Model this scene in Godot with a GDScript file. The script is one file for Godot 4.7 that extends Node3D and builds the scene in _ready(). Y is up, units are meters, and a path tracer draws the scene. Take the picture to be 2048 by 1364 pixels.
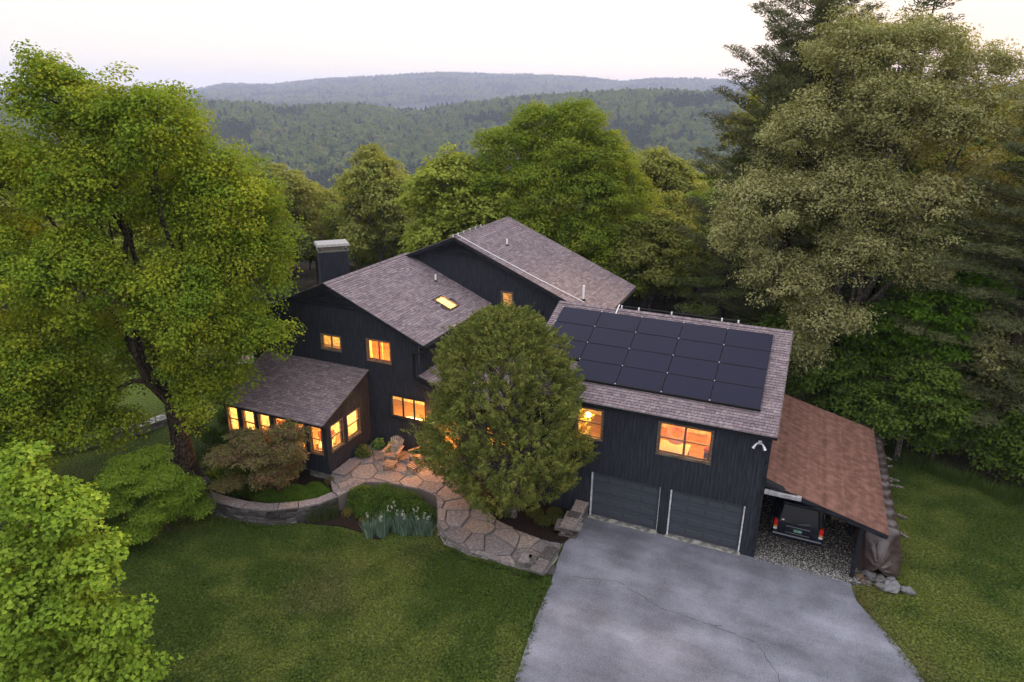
extends Node3D

# A dark board-clad house on a hill at dusk, seen from the air: garage wing with solar panels, carport, stone patio, garden trees, woods and far hills.

class Geo:
	var v := PackedVector3Array()
	var n := PackedVector3Array()
	var c := PackedColorArray()
	var col := Color(1, 1, 1)
	var t := Transform3D()
	func tri(a: Vector3, b: Vector3, d: Vector3) -> void:   # counter-clockwise seen from outside
		a = t * a; b = t * b; d = t * d
		var nn := (b - a).cross(d - a).normalized()
		v.append(a); v.append(d); v.append(b)
		n.append(nn); n.append(nn); n.append(nn)
		c.append(col); c.append(col); c.append(col)
	func quad(a: Vector3, b: Vector3, d: Vector3, e: Vector3) -> void:
		tri(a, b, d); tri(a, d, e)
	func stri(a: Vector3, b: Vector3, d: Vector3, na: Vector3, nb: Vector3, nd: Vector3) -> void:
		v.append(t * a); v.append(t * d); v.append(t * b)
		n.append((t.basis * na).normalized()); n.append((t.basis * nd).normalized()); n.append((t.basis * nb).normalized())
		c.append(col); c.append(col); c.append(col)
	func box(lo: Vector3, hi: Vector3) -> void:
		var p := [Vector3(lo.x, lo.y, lo.z), Vector3(hi.x, lo.y, lo.z), Vector3(hi.x, hi.y, lo.z), Vector3(lo.x, hi.y, lo.z), Vector3(lo.x, lo.y, hi.z), Vector3(hi.x, lo.y, hi.z), Vector3(hi.x, hi.y, hi.z), Vector3(lo.x, hi.y, hi.z)]
		quad(p[4], p[5], p[6], p[7]); quad(p[1], p[0], p[3], p[2])
		quad(p[5], p[1], p[2], p[6]); quad(p[0], p[4], p[7], p[3])
		quad(p[7], p[6], p[2], p[3]); quad(p[0], p[1], p[5], p[4])
	func hexa(p: Array) -> void:   # eight corners: bottom ring 0-3 counter-clockwise from above, top ring 4-7
		quad(p[4], p[5], p[6], p[7]); quad(p[3], p[2], p[1], p[0])
		for k in 4:
			var m: int = (k + 1) % 4
			quad(p[k], p[m], p[4 + m], p[4 + k])
	func cbox(lo: Vector3, hi: Vector3, b: float) -> void:   # box with chamfered edges
		var m := (lo + hi) / 2.0
		var h := (hi - lo) / 2.0
		b = minf(b, minf(h.x, minf(h.y, h.z)) * 0.6)
		var f := func(sx: float, sy: float, sz: float, a: int) -> Vector3:
			return m + Vector3(sx * (h.x - (0.0 if a == 0 else b)), sy * (h.y - (0.0 if a == 1 else b)), sz * (h.z - (0.0 if a == 2 else b)))
		for s in [-1.0, 1.0]:
			var q := [[f.call(s, -1.0, -1.0, 0), f.call(s, 1.0, -1.0, 0), f.call(s, 1.0, 1.0, 0), f.call(s, -1.0, 1.0, 0)], [f.call(-1.0, s, -1.0, 1), f.call(-1.0, s, 1.0, 1), f.call(1.0, s, 1.0, 1), f.call(1.0, s, -1.0, 1)], [f.call(-1.0, -1.0, s, 2), f.call(1.0, -1.0, s, 2), f.call(1.0, 1.0, s, 2), f.call(-1.0, 1.0, s, 2)]]
			for w in q:
				if s > 0.0: quad(w[0], w[1], w[2], w[3])
				else: quad(w[3], w[2], w[1], w[0])
		for s in [-1.0, 1.0]:
			for r in [-1.0, 1.0]:
				var e := [[f.call(s, r, -1.0, 0), f.call(s, r, 1.0, 0), f.call(s, r, 1.0, 1), f.call(s, r, -1.0, 1)], [f.call(-1.0, s, r, 1), f.call(1.0, s, r, 1), f.call(1.0, s, r, 2), f.call(-1.0, s, r, 2)], [f.call(s, -1.0, r, 0), f.call(s, 1.0, r, 0), f.call(s, 1.0, r, 2), f.call(s, -1.0, r, 2)]]
				for k in 3:
					var w: Array = e[k]
					var flip: bool = ((w[1] - w[0]).cross(w[2] - w[0])).dot((w[0] + w[2]) / 2.0 - m) < 0.0
					if flip: quad(w[3], w[2], w[1], w[0])
					else: quad(w[0], w[1], w[2], w[3])
				for z in [-1.0, 1.0]:
					var a0: Vector3 = f.call(s, r, z, 0); var a1: Vector3 = f.call(s, r, z, 1); var a2: Vector3 = f.call(s, r, z, 2)
					if (a1 - a0).cross(a2 - a0).dot(a0 - m) < 0.0: tri(a0, a2, a1)
					else: tri(a0, a1, a2)
	func bar(a: Vector3, b: Vector3, w: float, h: float, up := Vector3.UP) -> void:   # a squared bar between two points
		var z := (b - a).normalized()
		if absf(z.dot(up)) > 0.97: up = Vector3.RIGHT
		var x := up.cross(z).normalized()
		var y := z.cross(x)
		var keep := t
		t = t * Transform3D(Basis(x, y, z), a)
		box(Vector3(-w / 2, -h / 2, 0), Vector3(w / 2, h / 2, a.distance_to(b)))
		t = keep
	func tube(pts: Array, rad: Array, sides := 8, caps := true) -> void:
		var rings := []
		var up := Vector3.UP
		var px := Vector3.ZERO
		for i in pts.size():
			var d: Vector3 = (pts[mini(i + 1, pts.size() - 1)] - pts[maxi(i - 1, 0)]).normalized()
			var x := px
			if i == 0:
				x = d.cross(Vector3.RIGHT if absf(d.x) < 0.8 else Vector3.UP).normalized()
			else:
				x = (px - d * px.dot(d)).normalized()
			px = x
			var y := d.cross(x)
			var ring := []
			for k in sides:
				var a := TAU * k / sides
				ring.append(x * cos(a) + y * sin(a))
			rings.append(ring)
		for i in pts.size() - 1:
			for k in sides:
				var m := (k + 1) % sides
				var a: Vector3 = rings[i][k]; var b: Vector3 = rings[i][m]; var d: Vector3 = rings[i + 1][m]; var e: Vector3 = rings[i + 1][k]
				var pa: Vector3 = pts[i] + a * rad[i]; var pb: Vector3 = pts[i] + b * rad[i]; var pd: Vector3 = pts[i + 1] + d * rad[i + 1]; var pe: Vector3 = pts[i + 1] + e * rad[i + 1]
				stri(pa, pb, pd, a, b, d); stri(pa, pd, pe, a, d, e)
		if caps:
			for q in [0, pts.size() - 1]:
				for k in sides:
					var m := (k + 1) % sides
					var pa: Vector3 = pts[q] + rings[q][k] * rad[q]; var pb: Vector3 = pts[q] + rings[q][m] * rad[q]
					if q == 0: tri(pts[q], pb, pa)
					else: tri(pts[q], pa, pb)
	func prism(poly: PackedVector2Array, y0: float, y1: float) -> void:   # polygon in x and z, upright
		var p := poly
		if Geometry2D.is_polygon_clockwise(p): p.reverse()
		var idx := Geometry2D.triangulate_polygon(p)
		for i in range(0, idx.size(), 3):
			var a := p[idx[i]]; var b := p[idx[i + 1]]; var d := p[idx[i + 2]]
			if (b - a).cross(d - a) > 0.0:
				var s := b; b = d; d = s
			tri(Vector3(a.x, y1, a.y), Vector3(b.x, y1, b.y), Vector3(d.x, y1, d.y))
			tri(Vector3(a.x, y0, a.y), Vector3(d.x, y0, d.y), Vector3(b.x, y0, b.y))
		for i in p.size():
			var a := p[i]; var b := p[(i + 1) % p.size()]
			var q := [Vector3(a.x, y0, a.y), Vector3(a.x, y1, a.y), Vector3(b.x, y1, b.y), Vector3(b.x, y0, b.y)]
			var mid := (a + b) / 2.0
			var out := Vector3((b - a).y, 0, -(b - a).x)
			var nn: Vector3 = (q[1] - q[0]).cross(q[2] - q[0])
			var inside := Geometry2D.is_point_in_polygon(mid + Vector2(nn.x, nn.z).normalized() * 0.001, p)
			if inside: quad(q[3], q[2], q[1], q[0])
			else: quad(q[0], q[1], q[2], q[3])
	func mesh(colored := false) -> ArrayMesh:
		var m := ArrayMesh.new()
		var a := []
		a.resize(Mesh.ARRAY_MAX)
		a[Mesh.ARRAY_VERTEX] = v
		a[Mesh.ARRAY_NORMAL] = n
		if colored: a[Mesh.ARRAY_COLOR] = c
		m.add_surface_from_arrays(Mesh.PRIMITIVE_TRIANGLES, a)
		return m

class Leaves:   # a cloud of leaf-sized faces
	var v := PackedVector3Array()
	var c := PackedColorArray()
	var ix := PackedInt32Array()
	func leaf(p: Vector3, nn: Vector3, along: Vector3, l: float, w: float, k: Color) -> void:
		var s := nn.cross(along).normalized() * (w * 0.5)
		var q := nn.cross(s).normalized() * (l * 0.5)
		k = Color(k.r * 1.27, k.g * 1.34, k.b * 1.0)
		var b := v.size()
		v.append(p - q); v.append(p + s + nn * (w * 0.16) + q * 0.15); v.append(p + q - nn * (l * 0.06)); v.append(p - s + nn * (w * 0.16) + q * 0.15)
		c.append(k); c.append(k); c.append(k); c.append(k)
		ix.append(b); ix.append(b + 1); ix.append(b + 2); ix.append(b); ix.append(b + 2); ix.append(b + 3)
	func mesh() -> ArrayMesh:
		var m := ArrayMesh.new()
		var a := []
		a.resize(Mesh.ARRAY_MAX)
		a[Mesh.ARRAY_VERTEX] = v
		a[Mesh.ARRAY_COLOR] = c
		a[Mesh.ARRAY_INDEX] = ix
		m.add_surface_from_arrays(Mesh.PRIMITIVE_TRIANGLES, a)
		return m

var rng := RandomNumberGenerator.new()
var noise := FastNoiseLite.new()
var M := {}
var names := {}
const EYE := Vector3(0, 16.1, 0)

func rf(a: float, b: float) -> float: return rng.randf_range(a, b)
func rv() -> Vector3:
	var z := rf(-1, 1); var a := rf(0, TAU); var r := sqrt(1.0 - z * z)
	return Vector3(r * cos(a), z, r * sin(a))
func numbered(parent: Node, called: String) -> String:
	var key := str(parent.get_instance_id()) + called
	var k: int = names.get(key, 0)
	names[key] = k + 1
	return called if k == 0 else "%s_%03d" % [called, k]
func tag(o: Node, label: String, category: String, group := "") -> void:
	o.set_meta("label", label); o.set_meta("category", category)
	if group: o.set_meta("group", group)
func thing(called: String, label: String, category: String, at := Vector3.ZERO, turn := 0.0, group := "") -> Node3D:
	var o := Node3D.new()
	o.name = numbered(self, called)
	add_child(o)
	o.position = at; o.rotation.y = turn
	tag(o, label, category, group)
	return o
func copy(src: Node3D, called: String, at: Vector3, turn: float, size: Vector3, label := "", group := "") -> Node3D:
	var o: Node3D = src.duplicate()
	o.name = numbered(self, called)
	add_child(o)
	o.position = at; o.rotation = Vector3(0, turn, 0); o.scale = size
	if label: o.set_meta("label", label)
	if group: o.set_meta("group", group)
	return o
func group_node(parent: Node, called: String) -> Node3D:
	var o := Node3D.new()
	o.name = numbered(parent, called)
	parent.add_child(o)
	return o
func part(parent: Node, called: String, m, mat: Material, colored := false) -> MeshInstance3D:
	var o := MeshInstance3D.new()
	o.name = numbered(parent, called)
	o.mesh = m.mesh(colored) if m is Geo else m
	o.material_override = mat
	parent.add_child(o)
	return o
func stuff(o: Node) -> void: o.set_meta("kind", "stuff")
func structure(called: String, m, mat: Material, colored := false) -> MeshInstance3D:
	var o := part(self, called, m, mat, colored)
	o.set_meta("kind", "structure")
	return o

func lin(r: float, g: float, b: float) -> Color: return Color(r, g, b).linear_to_srgb()

# a computed texture: two layers of noise between two colours (sRGB multipliers)
func noise_tex(s: int, size: int, freq: float, oct: int, lo: Color, hi: Color, gain := 1.0, fine := 0.25, stretch := 1) -> ImageTexture:
	var f := FastNoiseLite.new()
	f.seed = s; f.noise_type = FastNoiseLite.TYPE_SIMPLEX_SMOOTH; f.frequency = freq; f.fractal_octaves = oct
	var img := f.get_seamless_image(size / maxi(stretch, 1), size / maxi(-stretch, 1))
	if absi(stretch) > 1: img.resize(size, size, Image.INTERPOLATE_CUBIC)
	img.convert(Image.FORMAT_L8)
	var d := img.get_data()
	var r := RandomNumberGenerator.new()
	r.seed = s
	var out := PackedByteArray()
	out.resize(size * size * 3)
	for i in d.size():
		var k := clampf((d[i] / 255.0 - 0.5) * gain + 0.5 + (r.randf() - 0.5) * fine, 0.0, 1.0)
		out[i * 3] = int(255.0 * lerpf(lo.r, hi.r, k))
		out[i * 3 + 1] = int(255.0 * lerpf(lo.g, hi.g, k))
		out[i * 3 + 2] = int(255.0 * lerpf(lo.b, hi.b, k))
	return ImageTexture.create_from_image(Image.create_from_data(size, size, false, Image.FORMAT_RGB8, out))
func normal_tex(s: int, size: int, freq: float, oct: int, strength: float, stretch := 1) -> ImageTexture:
	var f := FastNoiseLite.new()
	f.seed = s; f.noise_type = FastNoiseLite.TYPE_SIMPLEX_SMOOTH; f.frequency = freq; f.fractal_octaves = oct
	var img := f.get_seamless_image(size / maxi(stretch, 1), size / maxi(-stretch, 1))
	if absi(stretch) > 1: img.resize(size, size, Image.INTERPOLATE_CUBIC)
	img.convert(Image.FORMAT_RGBA8)
	img.bump_map_to_normal_map(strength)
	return ImageTexture.create_from_image(img)
func mat(color: Color, rough := 0.8, tex: Texture2D = null, scale := Vector3.ONE, nrm: Texture2D = null, depth := 1.0, vertex := false) -> StandardMaterial3D:
	var m := StandardMaterial3D.new()
	m.albedo_color = color
	m.roughness = rough
	m.metallic_specular = 0.25
	if tex or nrm:
		m.uv1_triplanar = true
		m.uv1_world_triplanar = true
		m.uv1_scale = scale
	if tex: m.albedo_texture = tex
	if nrm:
		m.normal_enabled = true; m.normal_texture = nrm; m.normal_scale = depth
	m.vertex_color_use_as_albedo = vertex
	return m
func leaf_mat(back: float) -> StandardMaterial3D:
	var m := StandardMaterial3D.new()
	m.albedo_color = Color(1, 1, 1)
	m.roughness = 0.6
	m.metallic_specular = 0.12
	m.vertex_color_use_as_albedo = true
	m.cull_mode = BaseMaterial3D.CULL_DISABLED
	m.backlight_enabled = true
	m.backlight = Color(back, back, back * 0.7)
	return m

func materials() -> void:
	var one := Color(1, 1, 1)
	var grain := noise_tex(3, 512, 0.02, 5, Color(0.72, 0.72, 0.72), one, 1.6, 0.35)
	var wood := noise_tex(5, 512, 0.02, 4, Color(0.66, 0.64, 0.62), one, 1.6, 0.25, 8)
	var patch := noise_tex(9, 512, 0.008, 5, Color(0.62, 0.62, 0.64), one, 1.9, 0.3)
	var rough_n := normal_tex(4, 512, 0.03, 5, 6.0)
	var fine_n := normal_tex(8, 512, 0.11, 3, 5.0)
	M.siding = mat(lin(0.039, 0.044, 0.056), 0.75, noise_tex(7, 512, 0.03, 4, Color(0.74, 0.73, 0.72), one, 1.4, 0.25, -8), Vector3(1.0, 0.5, 1.0), normal_tex(6, 512, 0.03, 4, 4.0, -8), 0.4)
	M.trim = mat(lin(0.026, 0.029, 0.037), 0.6, wood, Vector3(0.8, 0.8, 0.8))
	M.fascia_edge = mat(lin(0.16, 0.14, 0.13), 0.6, grain, Vector3.ONE * 0.7)
	M.shingle = mat(one, 0.92, grain, Vector3.ONE * 0.9, fine_n, 0.3, true)
	M.deck = mat(lin(0.05, 0.045, 0.045), 0.9)
	M.frame = mat(lin(0.2, 0.155, 0.115), 0.6, wood, Vector3.ONE * 1.1)
	M.frame_warm = mat(lin(0.3, 0.19, 0.11), 0.6, wood, Vector3.ONE * 1.1)
	M.white = mat(lin(0.72, 0.72, 0.72), 0.5, grain, Vector3.ONE * 0.5)
	M.beam_grey = mat(lin(0.4, 0.385, 0.38), 0.6, grain, Vector3.ONE * 0.5)
	M.glass = mat(Color(0.9, 0.95, 1.0, 0.07), 0.02)
	M.glass.transparency = BaseMaterial3D.TRANSPARENCY_ALPHA
	M.glass.metallic_specular = 0.5
	M.plaster = mat(lin(0.8, 0.72, 0.55), 0.9, grain, Vector3.ONE * 0.4)
	M.floor_wood = mat(lin(0.36, 0.2, 0.09), 0.5, wood, Vector3(0.5, 1, 2.0))
	M.ceiling = mat(lin(0.75, 0.68, 0.55), 0.9)
	M.metal = mat(lin(0.55, 0.55, 0.56), 0.35)
	M.metal.metallic = 0.8
	M.black_metal = mat(lin(0.02, 0.02, 0.022), 0.4)
	M.pvc = mat(lin(0.78, 0.77, 0.75), 0.5)
	M.chimney_cap = mat(lin(0.38, 0.36, 0.335), 0.5, grain, Vector3.ONE)
	M.stainless = mat(lin(0.34, 0.31, 0.27), 0.45, grain, Vector3.ONE)
	M.stainless.metallic = 0.4
	M.panel = mat(lin(0.014, 0.014, 0.03), 0.3, noise_tex(21, 256, 0.05, 3, Color(0.8, 0.8, 0.85), one, 1.2, 0.2), Vector3.ONE)
	M.panel.metallic_specular = 0.22
	M.door = mat(lin(0.055, 0.062, 0.073), 0.5)
	M.concrete = mat(lin(0.36, 0.34, 0.29), 0.9, patch, Vector3.ONE * 0.6, rough_n, 0.4)
	M.stone = mat(one, 0.88, noise_tex(19, 512, 0.02, 5, Color(0.76, 0.75, 0.75), one, 1.5, 0.3), Vector3.ONE * 0.6, fine_n, 0.35, true)
	M.corrugated = mat(lin(0.225, 0.118, 0.088), 0.8, noise_tex(31, 512, 0.02, 6, Color(0.66, 0.64, 0.62), one, 1.7, 0.3), Vector3.ONE * 0.22)
	M.tarp = mat(lin(0.075, 0.05, 0.045), 0.42, noise_tex(33, 256, 0.02, 4, Color(0.7, 0.68, 0.68), one, 1.5, 0.15), Vector3.ONE * 0.6, normal_tex(34, 512, 0.012, 4, 8.0), 0.8)
	M.tarp.metallic_specular = 0.6
	M.bark = mat(lin(0.115, 0.088, 0.066), 0.95, noise_tex(41, 512, 0.03, 5, Color(0.4, 0.38, 0.36), one, 2.2, 0.2, -4), Vector3(0.9, 0.9, 0.9), normal_tex(42, 512, 0.03, 5, 12.0, -4), 1.4)
	M.bark_grey = mat(lin(0.2, 0.175, 0.145), 0.95, noise_tex(43, 512, 0.03, 5, Color(0.45, 0.43, 0.42), one, 2.2, 0.2, -4), Vector3(0.9, 0.9, 0.9), M.bark.normal_texture, 1.2)
	M.cedar = mat(lin(0.38, 0.27, 0.19), 0.75, wood, Vector3.ONE * 1.5)
	M.teak = mat(lin(0.34, 0.31, 0.3), 0.8, wood, Vector3(2.0, 0.7, 0.7))
	M.joint = mat(lin(0.15, 0.125, 0.105), 1.0)
	M.mulch = mat(lin(0.05, 0.032, 0.022), 1.0, noise_tex(51, 512, 0.06, 4, Color(0.35, 0.33, 0.3), one, 2.0, 0.6), Vector3.ONE * 0.5, rough_n, 1.5)
	M.gravel_bed = mat(lin(0.16, 0.145, 0.13), 1.0, noise_tex(53, 512, 0.05, 4, Color(0.35, 0.33, 0.3), one, 2.0, 0.7), Vector3.ONE * 0.45, rough_n, 1.5)
	M.pebble = mat(one, 0.9, null, Vector3.ONE, null, 1.0, true)
	M.leaf = leaf_mat(0.8)
	M.needle = leaf_mat(0.35)
	M.petal = leaf_mat(0.6)
	M.ground = mat(one, 1.0, noise_tex(61, 1024, 0.03, 5, Color(0.5, 0.52, 0.45), one, 2.2, 0.5), Vector3.ONE * 0.27, null, 1.0, true)
	M.grass = leaf_mat(0.4)
	M.car_paint = mat(lin(0.008, 0.01, 0.016), 0.2)
	M.car_paint.clearcoat_enabled = true
	M.car_paint.clearcoat = 1.0
	M.car_paint.clearcoat_roughness = 0.05
	M.car_glass = mat(lin(0.012, 0.013, 0.014), 0.04)
	M.car_glass.metallic_specular = 0.4
	M.rubber = mat(lin(0.02, 0.02, 0.02), 0.9)
	M.red_lens = mat(lin(0.5, 0.02, 0.01), 0.15)
	M.amber_lens = mat(lin(0.55, 0.2, 0.03), 0.15)
	M.clear_lens = mat(lin(0.6, 0.6, 0.6), 0.1)
	M.plate_green = mat(lin(0.02, 0.12, 0.06), 0.4)
	M.plate_white = mat(lin(0.8, 0.8, 0.8), 0.4)
	M.chrome = mat(lin(0.6, 0.6, 0.62), 0.15)
	M.chrome.metallic = 1.0
	M.pink = mat(lin(0.75, 0.36, 0.24), 0.7)
	M.fabric = mat(lin(0.1, 0.075, 0.065), 0.95, grain, Vector3.ONE * 3.0)
	M.quilt = mat(lin(0.45, 0.16, 0.11), 0.95, grain, Vector3.ONE * 3.0)
	M.linen = mat(lin(0.7, 0.55, 0.44), 0.95, grain, Vector3.ONE * 2.0)
	M.orange_cloth = mat(lin(0.85, 0.5, 0.18), 0.9, wood, Vector3(6, 0.3, 6))
	M.glow = mat(lin(1, 0.8, 0.5), 0.6)
	M.glow.emission_enabled = true
	M.glow.emission = lin(1.0, 0.72, 0.36)
	M.glow.emission_energy_multiplier = 2.0

func asphalt() -> StandardMaterial3D:
	# weathered drive: streaky worn patches, fine aggregate, tar-dark cracks
	var n := 1024
	var f := FastNoiseLite.new(); f.seed = 71; f.frequency = 0.006; f.fractal_octaves = 5
	var f2 := FastNoiseLite.new(); f2.seed = 72; f2.frequency = 0.02; f2.fractal_octaves = 4
	var a := f.get_seamless_image(n, n); a.convert(Image.FORMAT_L8)
	var b := f2.get_seamless_image(n / 4, n); b.resize(n, n, Image.INTERPOLATE_CUBIC); b.convert(Image.FORMAT_L8)
	var da := a.get_data(); var db := b.get_data()
	var out := PackedByteArray(); out.resize(n * n * 3)
	var r := RandomNumberGenerator.new(); r.seed = 5
	for i in n * n:
		var k := 0.76 + (da[i] / 255.0 - 0.5) * 0.27 + (db[i] / 255.0 - 0.5) * 0.12 + (r.randf() - 0.5) * 0.2
		k = clampf(k, 0.3, 1.0)
		out[i * 3] = int(255.0 * k); out[i * 3 + 1] = int(255.0 * k * 0.995); out[i * 3 + 2] = int(255.0 * minf(1.0, k * 1.01))
	var img := Image.create_from_data(n, n, false, Image.FORMAT_RGB8, out)
	return mat(lin(0.28, 0.284, 0.31), 0.9, ImageTexture.create_from_image(img), Vector3.ONE * 0.062)

# the lie of the land
const FAR := [[-180.0, 0.0], [-58.87, -0.0024], [-47.68, -0.0004], [-45.11, 0.009], [-41.98, 0.0085], [-38.32, 0.0164], [-35.33, 0.0196], [-29.16, 0.0268], [-26.03, 0.0246], [-20.91, 0.0235], [-18.16, 0.0217], [-15.03, 0.0162], [-11.97, 0.0205], [-7.5, 0.0197], [-5.3, 0.0148], [1.5, 0.0192], [11.77, 0.0164], [180.0, 0.012]]
const MID := [[-180.0, -0.0162], [-58.96, -0.0181], [-47.92, -0.0091], [-44.2, -0.0113], [-41.39, -0.0159], [-38.45, -0.013], [-35.43, -0.0121], [-32.36, -0.0201], [-30.8, -0.0208], [-29.21, -0.0148], [-24.45, -0.0033], [-20.48, 0.0025], [-14.59, 0.01], [-7.4, 0.009], [1.65, 0.0088], [11.91, 0.0129], [180.0, 0.0042]]
func table(t: Array, a: float) -> float:
	for i in t.size() - 1:
		if a <= t[i + 1][0]:
			return lerpf(t[i][1], t[i + 1][1], (a - t[i][0]) / (t[i + 1][0] - t[i][0]))
	return t[-1][1]
func land(x: float, z: float) -> float:
	var d := Vector2(x, z).length()
	var az := rad_to_deg(atan2(x, -z))
	var lawn := -0.03 - 0.42 * smoothstep(-8.5, -15.0, x) * smoothstep(-27.0, -20.0, z) - 0.03 * maxf(0.0, -26.0 - x)
	if x > 6.0: lawn += 0.02 * (x - 6.0)
	# the hill falls away behind the house and to its side
	var back := smoothstep(-40.0, -56.0, z) + smoothstep(-40.0, -60.0, x)
	var fall := -0.155 * maxf(0.0, d - 44.0) * clampf(back, 0.0, 1.0)
	var y := lawn + fall
	if d > 40.0:
		y += noise.get_noise_2d(x * 0.6, z * 0.6) * 1.6 * smoothstep(42.0, 80.0, d)
	if d > 300.0:
		var valley := -82.0
		var m := 16.1 + 1500.0 * table(MID, az) - 12.0
		var fa := 16.1 + 5200.0 * table(FAR, az) - 10.0
		var p := y
		if d < 700.0: p = lerpf(maxf(y, valley), valley, smoothstep(300.0, 560.0, d))
		elif d < 1500.0: p = lerpf(valley, m, pow(smoothstep(600.0, 1560.0, d), 0.9))
		elif d < 2400.0: p = lerpf(m, -60.0, smoothstep(1500.0, 2400.0, d))
		elif d < 5200.0: p = lerpf(-60.0, fa, smoothstep(2300.0, 5250.0, d))
		else: p = lerpf(fa, -100.0, smoothstep(5200.0, 8000.0, d))
		y = p + noise.get_noise_2d(x * 0.035, z * 0.035) * 14.0 * smoothstep(600.0, 1100.0, d) * (1.0 - smoothstep(1300.0, 1500.0, d)) + noise.get_noise_2d(x * 0.012 + 300.0, z * 0.012) * 40.0 * smoothstep(2400.0, 3600.0, d) * (1.0 - smoothstep(4700.0, 5150.0, d))
	return y

func build_ground() -> void:
	var g := Geo.new()
	var centre := Vector2(-6, -22)
	var rs := [0.0]
	var r := 0.0
	while r < 6000.0:
		r += maxf(0.7, r * 0.022)
		rs.append(r)
	var na := 400
	var pv := PackedVector3Array(); var pc := PackedColorArray(); var ix := PackedInt32Array()
	for i in rs.size():
		for k in na:
			var a := TAU * k / na
			var p := centre + Vector2(cos(a), sin(a)) * float(rs[i])
			var y := land(p.x, p.y)
			pv.append(Vector3(p.x, y, p.y))
			pc.append(ground_color(p.x, p.y))
			if i > 0:
				var m := (k + 1) % na
				var b := i * na
				var e := (i - 1) * na
				ix.append(e + k); ix.append(e + m); ix.append(b + m); ix.append(e + k); ix.append(b + m); ix.append(b + k)
	var st := SurfaceTool.new()
	var arr := []
	arr.resize(Mesh.ARRAY_MAX)
	arr[Mesh.ARRAY_VERTEX] = pv; arr[Mesh.ARRAY_COLOR] = pc; arr[Mesh.ARRAY_INDEX] = ix
	st.create_from_arrays(arr)
	st.generate_normals()
	structure("ground", st.commit(), M.ground)

func ground_color(x: float, z: float) -> Color:
	var d := Vector2(x, z).length()
	var w := 0.8 * noise.get_noise_2d(x * 7.0, z * 7.0) + 0.8 * noise.get_noise_2d(x * 18.0 + 70.0, z * 18.0) + 0.7 * noise.get_noise_2d(x * 50.0 - 70.0, z * 50.0)
	var lawn := Color(0.054, 0.084, 0.015).lerp(Color(0.125, 0.146, 0.03), clampf(0.42 + w * 1.35, 0.0, 1.0))
	var dry := noise.get_noise_2d(x * 9.0 + 300.0, z * 9.0 - 50.0)
	lawn = lawn.lerp(Color(0.13, 0.1, 0.05), clampf((dry - 0.3) * 1.6, 0.0, 0.45))
	var meadow := Color(0.17, 0.19, 0.06)
	var woods := Color(0.08, 0.064, 0.042)   # brown leaf litter
	if d > 150.0: woods = Color(0.075, 0.085, 0.04)
	var c := lawn
	var left := clampf(smoothstep(-27.0, -36.0, x), 0.0, 1.0)
	c = c.lerp(Color(0.12, 0.16, 0.03), left)
	c = c.lerp(meadow, smoothstep(-34.0, -44.0, x) * smoothstep(-28.0, -40.0, z))
	var wood := smoothstep(62.0, 72.0, d) if x < -27.0 else smoothstep(-36.0, -39.0, z)
	if x > 3.0: wood = maxf(wood, smoothstep(0.0, 1.6, -z - 34.6 + (x - 5.0) * 0.54 + noise.get_noise_2d(x * 20.0, z * 20.0)))
	return c.lerp(woods, wood)

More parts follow.
